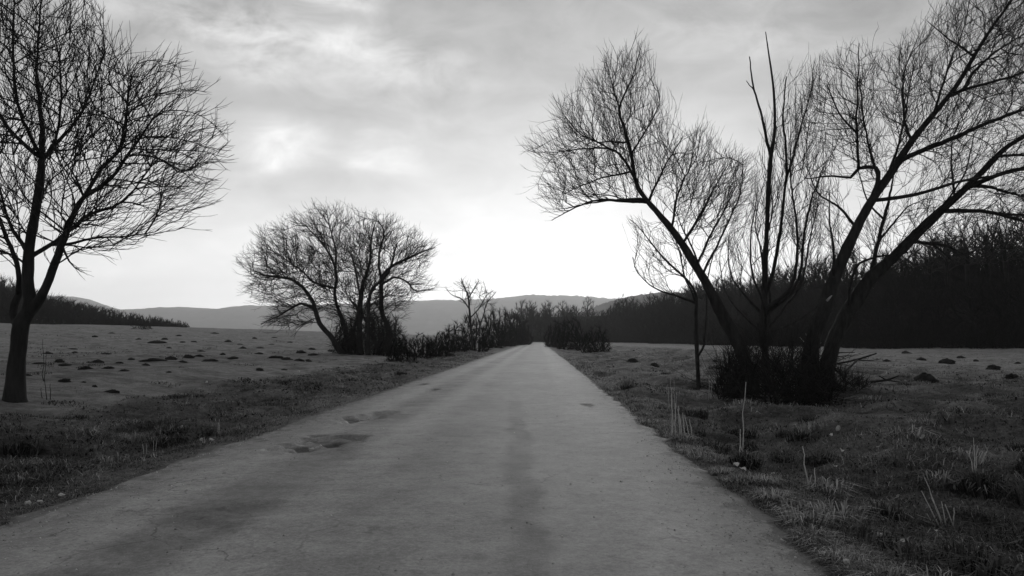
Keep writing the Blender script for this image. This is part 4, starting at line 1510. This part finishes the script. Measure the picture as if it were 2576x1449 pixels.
def samp_left(r, n):
    y = near_y(r, n, 4.5, 75)
    x = ROAD_L + edge_wobble(y, 3.3) + 0.03 - 4.4 * r.random(n) ** 1.0
    x += 0.5 * vnoise(y * 0.5, y * 0, 77)
    c = vnoise(x * 1.2, y * 0.9, 31) + 0.6 * vnoise(x * 3.5, y * 2.8, 32)
    m = (x < ROAD_L + edge_wobble(y, 3.3)) & (c > -0.75 + 0.5 * r.random(n))
    edge = 0.5 + 0.5 * sstep(0.0, 0.9, ROAD_L - x)
    return x[m], y[m], ((0.35 + 0.65 * edge) * (0.75 + 1.6 * np.clip(c + 0.2, 0, 1) ** 1.5))[m]


def samp_right(r, n):
    y = near_y(r, n, 3.6, 80)
    x = ROAD_R + edge_wobble(y, 9.7) - 0.03 + np.minimum(19, 0.72 * y + 1.0) * r.random(n) ** 1.15
    c = vnoise(x * 1.1, y * 0.8, 41) + 0.6 * vnoise(x * 3.2, y * 2.6, 42)
    m = (x / y < 0.85) & (c > -0.75 + 0.5 * r.random(n))
    edge = 0.5 + 0.5 * sstep(0.0, 0.7, x - ROAD_R)
    return x[m], y[m], ((0.4 + 0.6 * edge) * (0.75 + 1.8 * np.clip(c + 0.2, 0, 1) ** 1.5))[m]


def samp_edge(r, n):
    y = near_y(r, n, 3.6, 60)
    x = ROAD_R + edge_wobble(y, 9.7) + 0.02 + np.abs(r.standard_normal(n)) * 0.22
    c = vnoise(x * 1.5, y * 1.4, 51) + 0.7 * vnoise(x * 4, y * 4, 52)
    m = (c > 0.02)
    return x[m], y[m], (0.5 + np.clip(c, 0, 1))[m]


def samp_edge_l(r, n):
    y = near_y(r, n, 4.0, 70)
    x = ROAD_L + edge_wobble(y, 3.3) + 0.10 - np.abs(r.standard_normal(n)) * 0.35
    c = vnoise(x * 1.5, y * 1.4, 53) + 0.7 * vnoise(x * 4, y * 4, 54)
    return x, y, 0.35 + 0.8 * np.clip(c + 0.3, 0, 1)


def samp_edge_r(r, n):
    y = near_y(r, n, 3.4, 70)
    x = ROAD_R + edge_wobble(y, 9.7) - 0.10 + np.abs(r.standard_normal(n)) * 0.35
    c = vnoise(x * 1.5, y * 1.4, 55) + 0.7 * vnoise(x * 4, y * 4, 56)
    return x, y, 0.35 + 0.8 * np.clip(c + 0.3, 0, 1)


def samp_patch(r, n):
    y = near_y(r, n, 3.8, 55)
    x = ROAD_R + 0.5 + 14 * r.random(n)
    c = vnoise(x * 0.7, y * 0.55, 61) + 0.7 * vnoise(x * 2.2, y * 1.9, 62)
    m = (c > 0.16) & (x / y < 0.8)
    return x[m], y[m], (0.5 + np.clip(c, 0, 1))[m]


def samp_patch_l(r, n):
    y = near_y(r, n, 4.6, 55)
    x = ROAD_L - 0.15 - 3.8 * r.random(n)
    c = vnoise(x * 0.9, y * 0.55, 63) + 0.7 * vnoise(x * 2.2, y * 1.9, 64)
    m = (c > 0.30)
    return x[m], y[m], (0.5 + np.clip(c, 0, 1))[m]


def samp_field_l(r, n):
    y = near_y(r, n, 11, 95)
    x = -7.5 - 1.0 * r.random(n) - (y * 0.62) * r.random(n)
    m = (x / y > -0.75)
    return x[m], y[m], np.ones(m.sum())


def samp_field_r(r, n):
    y = near_y(r, n, 22, 95)
    x = 12 + (y * 0.62) * r.random(n)
    m = (x / y < 0.72)
    return x[m], y[m], np.ones(m.sum())


def samp_field_tufts(r, n):
    y = near_y(r, n, 11, 110)
    x = -7.6 - (y * 0.64) * r.random(n)
    c = vnoise(x * 0.55, y * 0.4, 91) + 0.8 * vnoise(x * 1.9, y * 1.5, 92)
    m = (x / y > -0.8) & (c > 0.34)
    return x[m], y[m], (0.5 + np.clip(c, 0, 1))[m]


blades('pasture_tufts', 60000, samp_field_tufts, 0.08, 0.005, 1.3, M_WEED, 'ragged dark tufts left standing in the grazed molehill pasture', 83)
blades('verge_grass', 80000, samp_left, 0.085, 0.003, 1.9, M_GRASS_V, 'dark matted grass and weeds covering the rough verge below the forked tree', 71)
blades('verge_grass', 125000, samp_right, 0.09, 0.003, 1.9, M_GRASS_V, 'dark matted grass and weeds on the lumpy verge below the leaning willows', 72)
blades('verge_grass', 20000, samp_edge_l, 0.055, 0.003, 1.9, M_GRASS_V, 'low dark grass creeping over the road edge below the forked tree', 78)
blades('verge_grass', 20000, samp_edge_r, 0.055, 0.003, 1.9, M_GRASS_V, 'low dark grass creeping over the road edge below the willows', 79)
blades('leafy_weeds', 26000, samp_left, 0.055, 0.012, 2.4, M_WEED, 'dark broad-leaved weeds scattered through the verge below the forked tree', 81)
blades('leafy_weeds', 30000, samp_right, 0.055, 0.012, 2.4, M_WEED, 'dark broad-leaved weeds scattered through the lumpy verge below the willows', 82)
blades('straw_fringe', 16000, samp_edge, 0.10, 0.003, 1.6, M_STRAW, 'pale dead straw lying along the broken road edge below the willows', 73)
blades('straw_patches', 34000, samp_patch, 0.12, 0.003, 2.1, M_STRAW, 'pale flattened straw in patches on the lumpy verge', 74)
blades('straw_patches', 9000, samp_patch_l, 0.09, 0.003, 1.6, M_STRAW, 'thin pale straw in patches on the verge below the forked tree', 75)
blades('pasture_grass', 26000, samp_field_l, 0.035, 0.004, 0.8, M_GRASS_F, 'short grazed grass on the sloping molehill pasture', 76)
blades('pasture_grass', 18000, samp_field_r, 0.04, 0.004, 0.8, M_GRASS_F, 'short grazed grass on the level strip before the big wood', 77)


def build_gravel():
    r = np.random.default_rng(88)
    n = 4200
    y = near_y(r, n, 3.2, 40)
    side = r.random(n)
    x = np.where(side < 0.42, ROAD_L + 0.05 + np.abs(r.standard_normal(n)) * 0.45, np.where(side < 0.8, ROAD_R - 0.02 - np.abs(r.standard_normal(n)) * 0.3, ROAD_L + (ROAD_R - ROAD_L) * r.random(n)))
    x = np.clip(x, ROAD_L + 0.12, ROAD_R - 0.1)
    z = road_z(x, y)
    sz = 0.004 + 0.009 * r.random(n) ** 3
    dirs = np.array([[1, 0, 0], [-0.5, 0.8, 0], [-0.5, -0.8, 0], [0, 0, 0.7], [0.2, 0.1, -0.5]])
    v = []
    for k in range(5):
        j = dirs[k] * (1 + 0.35 * r.standard_normal((n, 3)))
        v.append(np.stack([x, y, z + 0.004], 1) + j * sz[:, None])
    v = np.stack(v, 1).reshape(-1, 3)
    t = np.array([[0, 1, 3], [1, 2, 3], [2, 0, 3], [1, 0, 4], [2, 1, 4], [0, 2, 4]])
    tr = ((np.arange(n) * 5)[:, None, None] + t[None]).reshape(-1, 3)
    o = link('gravel', mesh('gravel', v, None, tr), M_GRAVEL)
    o['kind'] = 'stuff'
    tag(o, 'loose grit and small gravel strewn along the road edges', 'gravel')


M_GRAVEL = blade_mat('loose grit', 0.22, 0.38, 0.6, 0.7, 2.0)
build_gravel()


def tussock_mesh(seed, n, hgt, spread, mat):
    r = np.random.default_rng(seed)
    a = r.random(n) * 6.283
    rad = spread * np.sqrt(r.random(n)) * 0.5
    b = np.stack([np.cos(a) * rad, np.sin(a) * rad, np.full(n, -0.05)], 1)
    a2 = a + 0.7 * r.standard_normal(n)
    d = np.stack([np.cos(a2), np.sin(a2), np.zeros(n)], 1)
    sd_ = np.stack([-np.sin(a2), np.cos(a2), np.zeros(n)], 1)
    L = hgt * (0.5 + 0.8 * r.random(n))
    ln = 0.25 + 0.9 * r.random(n)
    wd = 0.0035 + 0.003 * r.random(n)
    m1 = b + (np.array([0, 0, 0.68]) + d * (0.32 * ln)[:, None]) * L[:, None]
    tp = b + (np.stack([np.zeros(n), np.zeros(n), 0.95 - 0.42 * ln], 1) + d * ln[:, None]) * L[:, None]
    v = np.stack([b - sd_ * wd[:, None], b + sd_ * wd[:, None], m1 + sd_ * (wd * 0.8)[:, None], m1 - sd_ * (wd * 0.8)[:, None], tp], 1).reshape(-1, 3)
    o0 = (np.arange(n) * 5)[:, None]
    me = mesh('tussock', v, o0 + np.array([[0, 1, 2, 3]]), o0 + np.array([[3, 2, 4]]))
    me.materials.append(mat)
    return me


M_TUS_D = blade_mat('dark tussock grass', 0.025, 0.06, 0.16, 0.8, 1.0)
TUSS = [tussock_mesh(1, 240, 0.24, 0.30, M_TUS_D), tussock_mesh(2, 200, 0.20, 0.36, M_TUS_D), tussock_mesh(3, 160, 0.22, 0.26, M_STRAW), tussock_mesh(4, 130, 0.17, 0.30, M_STRAW)]
r = np.random.default_rng(555)
for k in range(150):
    right_side = k % 3 != 0
    y = float(near_y(r, 1, 4.6, 42)[0])
    if right_side:
        x = ROAD_R + 0.35 + min(13, 0.62 * y - 0.6) * r.random()
    else:
        x = ROAD_L - 0.5 - 3.7 * r.random()
    pale = r.random() < 0.38
    o = bpy.data.objects.new('grass_tussock', TUSS[(2 if pale else 0) + int(r.integers(2))])
    COL.objects.link(o)
    o.location = (x, y, hz(x, y))
    o.rotation_euler = (0, 0, r.random() * 6.28)
    sc_ = 0.55 + 0.7 * r.random()
    o.scale = (sc_ * 1.2, sc_ * 1.2, sc_)
    where = 'on the lumpy verge below the willows' if right_side else 'on the verge below the forked tree'
    tag(o, ('pale dry grass tussock ' if pale else 'dark grass tussock ') + where, 'tussock', ('pale' if pale else 'dark') + ' tussocks ' + where)


for k in range(30):
    y = float(near_y(r, 1, 4.2, 30)[0])
    x = ROAD_R + float(edge_wobble(np.array([y]), 9.7)[0]) + 0.04 + abs(r.standard_normal()) * 0.14
    o = bpy.data.objects.new('grass_tussock', TUSS[2 + int(r.integers(2))])
    COL.objects.link(o)
    o.location = (x, y, hz(x, y))
    o.rotation_euler = (0, 0, r.random() * 6.28)
    sc_ = 0.35 + 0.45 * r.random()
    o.scale = (sc_ * 1.5, sc_ * 1.5, sc_)
    tag(o, 'small pale dry tussock hanging over the broken road edge below the willows', 'tussock', 'pale tussocks along the road edge')


# ------------------------------------------------------------------ dry stalk clumps
M_STALK = simple_mat('bleached dead stalk', 0.38, 0.6, 30, 0.3, 0.005)


def stalk_clump(px, py, tops, label, seed, mat=None, group=None, thick=0.004):
    """upright dead stems; tops = list of (dx px, top y px, lean px)"""
    thick = thick * 1.5
    p = ground_px(px, py)
    root = thing('dry_stalks', label, 'plant', tuple(p), group)
    r = np.random.default_rng(seed)
    for dx, ty, ln in tops:
        b = np.array([dx / F * p[1], r.standard_normal() * 0.06, -0.03])
        h = (py - ty) / F * p[1]
        e = b + np.array([ln / F * p[1], r.standard_normal() * 0.08 * h, h])
        pts = b + (e - b) * np.linspace(0, 1, 6)[:, None]
        pts[1:-1] += r.standard_normal((4, 3)) * h * 0.012
        rad = np.linspace(thick, thick * 0.45, 6)
        v, q, t = tube(pts, rad, 5, seed, 0.02)
        link('stalk', mesh('stalk', v, q, t), mat or M_STALK, root)
    return root


stalk_clump(1692, 1030, [(-8, 965, -2), (-3, 948, 0), (4, 955, 1), (8, 985, 2), (0, 975, -1)], 'cluster of thin pale upright stalks on the verge near the sapling', 1)
stalk_clump(1715, 1100, [(-22, 1000, -1), (-15, 1012, 1), (-8, 1020, -4), (0, 1024, -12), (6, 1020, -8), (12, 1036, -6), (20, 1040, -14), (26, 1050, -8), (-26, 1030, 2)], 'thick tuft of pale reed stalks beside the road edge', 2, thick=0.005)
stalk_clump(1872, 1158, [(0, 960, 4), (-14, 1075, 2), (-4, 1090, -3)], 'single very tall pale stalk on the verge between reed tuft and bramble', 3, thick=0.0055)
stalk_clump(2030, 1225, [(0, 1118, -12), (14, 1170, 2), (6, 1190, 8)], 'one thick pale stalk leaning over a flattened patch of straw', 4, thick=0.006)
stalk_clump(1782, 1005, [(0, 940, 1), (6, 962, 2)], 'pair of thin stalks on the verge below the sapling', 5)
stalk_clump(2002, 1000, [(0, 958, 0), (4, 975, 1)], 'thin pale stalk standing before the low bramble tangle', 6)
stalk_clump(2375, 1330, [(-6, 1235, -44), (2, 1240, -30), (8, 1260, -12), (16, 1262, -22), (22, 1275, 4), (-12, 1290, -26), (0, 1200, -50)], 'tuft of dry bent reed stalks low on the lumpy verge', 7, thick=0.0045)
stalk_clump(2440, 1180, [(0, 1095, -6), (10, 1120, 6), (-6, 1130, -4)], 'thin dry weed stems on a dark hummock of the verge', 8, thick=0.004)
stalk_clump(2090, 1320, [(0, 1262, 4), (10, 1275, 8), (-8, 1285, -8)], 'short pale broken stalks beside the road edge straw', 9, thick=0.004)
stalk_clump(375, 1140, [(-6, 1108, -4), (0, 1112, 0), (6, 1104, -2), (12, 1100, 2)], 'pale grass tuft on the verge below the forked tree', 10, thick=0.004)
stalk_clump(551, 1090, [(-4, 1060, 0), (0, 1050, 1), (5, 1062, 2)], 'pale thin grass tuft on the verge toward the thorn tree', 11, thick=0.004)
stalk_clump(402, 1098, [(0, 1078, 0), (3, 1084, 1)], 'two short pale stems in the dark verge grass', 12, thick=0.004)
stalk_clump(510, 1115, [(-8, 1098, -2), (0, 1096, 0), (9, 1098, 2)], 'short fringe of pale stems where the verge meets the road', 13, thick=0.004)
stalk_clump(108, 960, [(0, 850, -2), (4, 880, 2)], 'tall thin weed stem standing beside the forked trunk', 14, mat=MB_SHRUB, thick=0.006)
stalk_clump(125, 1005, [(0, 945, -6), (-20, 975, -8), (4, 960, 3)], 'thin dark crooked stems at the foot of the forked trunk', 15, mat=MB_SHRUB, thick=0.006)


# ------------------------------------------------------------------ fallen branches
def fallen(name, label, chains, mat, seed, lift=0.03, group=None):
    """branch lying on the ground: chains of (px, py, radius m, height above ground m)"""
    p0 = ground_px(chains[0][0][0], chains[0][0][1])
    root = thing(name, label, 'branch', tuple(p0), group)
    for k, ch in enumerate(chains):
        rows = []
        for px, py, rad, up in ch:
            if up == 0:
                g = ground_px(px, py)
            else:
                Y = p0[1] + (0.2 if k % 2 else -0.2)
                g = P(px, py, Y)
            rows.append([g[0], g[1], max(g[2], hz(g[0], g[1])) + (rad * 0.6 if up == 0 else 0), rad])
        s = spline(np.array(rows), 0.12)
        v, q, t = tube(s[:, :3] - p0, s[:, 3], 6, seed + k, 0.12)
        link('limb' if k == 0 else 'side_branch', mesh('b', v, q, t, smooth=True), mat, root)
    return root


fallen('fallen_branch', 'dark forked branch lying on the pasture edge beside the bramble thicket',
       [[(2050, 925, 0.06, 0), (2110, 914, 0.05, 1), (2160, 903, 0.045, 1), (2205, 889, 0.025, 1)],
        [(2160, 903, 0.045, 1), (2130, 932, 0.04, 0), (2092, 962, 0.03, 0)],
        [(2062, 905, 0.035, 1), (2100, 889, 0.03, 1), (2150, 887, 0.02, 1)],
        [(2060, 895, 0.03, 1), (2105, 897, 0.025, 1), (2140, 893, 0.015, 1)],
        [(2150, 905, 0.03, 1), (2185, 907, 0.022, 1), (2215, 903, 0.012, 1)]], MB_BARK2, 5)
fallen('fallen_branch', 'small forked dead branch lying near the large earth mound',
       [[(2190, 962, 0.03, 0), (2230, 956, 0.028, 1), (2262, 945, 0.015, 1)], [(2230, 956, 0.02, 1), (2210, 945, 0.012, 1)], [(2230, 956, 0.02, 1), (2262, 962, 0.015, 0)]], MB_BARK2, 6)
fallen('broken_branch', 'pale splintered branch sticking up out of the bramble thicket',
       [[(2045, 905, 0.03, 1), (2040, 880, 0.03, 1), (2030, 868, 0.025, 1), (2012, 848, 0.012, 1)],
        [(2034, 870, 0.02, 1), (2030, 850, 0.014, 1), (2026, 838, 0.008, 1)], [(2036, 870, 0.018, 1), (2045, 852, 0.01, 1)], [(2040, 876, 0.016, 1), (2066, 862, 0.012, 1)]], MB_PALEWOOD, 7)
fallen('broken_branch', 'pale straight stick leaning in the low bramble tangle',
       [[(2000, 945, 0.02, 1), (1985, 920, 0.018, 1), (1970, 905, 0.014, 1)]], MB_PALEWOOD, 8)


# ------------------------------------------------------------------ stones and pale dead leaves
def stone_mesh(seed, flat):
    r = np.random.default_rng(seed)
    import bmesh
    bm = bmesh.new()
    bmesh.ops.create_icosphere(bm, subdivisions=2, radius=1.0)
    for v in bm.verts:
        n = v.co.normalized()
        s = 1 + 0.22 * math.sin(3.1 * n.x + seed) * math.cos(2.7 * n.y + seed * 2) + 0.10 * r.standard_normal()
        v.co = n * s
        v.co.z *= flat
    me = bpy.data.meshes.new('stone')
    bm.to_mesh(me)
    bm.free()
    me.materials.append(M_STONE)
    return me


STONES = [stone_mesh(k, 0.6) for k in range(4)]
for k, (px, py, w, lab) in enumerate([
    (70, 1268, 16, 'largest upright pale stone where the road meets the dark verge'), (101, 1265, 14, None), (155, 1249, 18, None),
    (232, 1172, 8, None), (505, 1108, 12, None), (532, 1109, 12, None), (320, 1105, 9, None), (345, 1107, 9, None), (593, 1212, 8, 'lone pale stone lying out on the road'), (437, 1327, 7, None), (784, 1127, 14, None), (806, 1122, 12, None), (840, 1120, 10, None), (765, 1134, 10, None), (928, 1053, 9, None), (905, 1055, 7, None),
    (737, 1136, 8, None), (755, 1130, 9, None), (420, 1080, 10, None), (457, 1078, 12, None), (520, 963, 8, None), (752, 936, 7, None), (90, 1160, 8, None), (40, 1240, 8, None)]):
    p = ground_px(px, py)
    w = w / F * p[1]
    o = bpy.data.objects.new('stone', STONES[k % 4])
    COL.objects.link(o)
    zr = float(road_z(np.array([p[0]]), np.array([p[1]]))[0]) if ROAD_L < p[0] < ROAD_R else p[2]
    o.location = (p[0], p[1], zr + w * 0.12)
    o.rotation_euler = (0.2 * k, 0.1 * k, k * 1.3)
    o.scale = (w * 0.5, w * 0.45, w * 0.5)
    tag(o, lab or 'small pale stone scattered along the verge and road below the forked tree', 'stone', None if lab else 'pale stones along the verge')


def leaf_mesh(seed):
    r = np.random.default_rng(seed)
    prof = [0.0, 0.28, 0.40, 0.34, 0.16, 0.0]
    top, bot = [], []
    V = []
    for k, w in enumerate(prof):
        x = -0.5 + k / 5
        z = 0.18 * math.sin(k * 1.1 + seed) + 0.22
        V += [(x, -w, z + 0.12 * w + 0.05 * r.random()), (x, 0, z), (x, w, z + 0.16 * w + 0.1 * r.random())]
    n = len(V)
    V = V + [(a, b, c - 0.03) for a, b, c in V]
    q = []
    for k in range(5):
        for s in (0, 1):
            a = k * 3 + s
            q.append((a, a + 3, a + 4, a + 1))
            q.append((n + a, n + a + 1, n + a + 4, n + a + 3))
    me = mesh('leaf', np.array(V), np.array(q))
    me.materials.append(M_PALE)
    return me


LEAVES = [leaf_mesh(k) for k in range(4)]
for k, (px, py, w) in enumerate([(1908, 1047, 14), (2108, 1090, 18), (2090, 1104, 12), (2215, 1133, 18), (2115, 1142, 18), (2318, 1110, 20), (2403, 1240, 18), (1850, 1180, 22), (1868, 1190, 18),
                                 (1945, 1203, 14), (2100, 1187, 14), (2280, 1380, 26), (2215, 1362, 22), (2240, 1425, 20), (2390, 1395, 18), (2560, 1272, 14), (2130, 1440, 26), (2140, 1426, 18),
                                 (2195, 1275, 22), (2210, 1278, 20), (1990, 1268, 16), (2260, 1262, 14), (1640, 945, 10), (2470, 1215, 16), (2352, 1350, 16)]):
    p = ground_px(px, py)
    w = w / F * p[1]
    o = bpy.data.objects.new('dead_leaf', LEAVES[k % 4])
    COL.objects.link(o)
    o.location = (p[0], p[1], p[2] + 0.03)
    o.rotation_euler = (0.5 * math.sin(k * 2.1), 0.6 * math.sin(k * 1.3), k * 1.9)
    o.scale = (w, w * 0.8, w)
    tag(o, 'pale curled dead leaf lying in the dark verge grass below the willows', 'leaf', 'pale dead leaves on the verge')


# ------------------------------------------------------------------ haze
def build_haze():
    lo = np.array([-6500, -100, -1.6])
    hi = np.array([6500, 6500, 400])
    v = np.array([[x, y, z] for x in (lo[0], hi[0]) for y in (lo[1], hi[1]) for z in (lo[2], hi[2])])
    q = np.array([[0, 1, 3, 2], [4, 6, 7, 5], [0, 4, 5, 1], [2, 3, 7, 6], [0, 2, 6, 4], [1, 5, 7, 3]])
    m = bpy.data.materials.new('pale haze')
    m.use_nodes = True
    nt = m.node_tree
    nt.nodes.clear()
    o = nt.nodes.new('ShaderNodeOutputMaterial')
    pv = nt.nodes.new('ShaderNodeVolumePrincipled')
    pv.inputs['Color'].default_value = (0.97, 0.97, 0.97, 1)
    pv.inputs['Density'].default_value = 0.00016
    pv.inputs['Anisotropy'].default_value = 0.5
    nt.links.new(pv.outputs[0], o.inputs['Volume'])
    ob = link('haze', mesh('haze', v, q), m)
    ob['kind'] = 'stuff'
    ob['label'] = 'thin pale winter haze over the whole valley'
    ob['category'] = 'haze'


build_haze()
tri = 0
for me_o in sc.objects:
    if me_o.type == 'MESH':
        tri += len(me_o.data.loops) - 2 * len(me_o.data.polygons)
print('APPROX', tri)
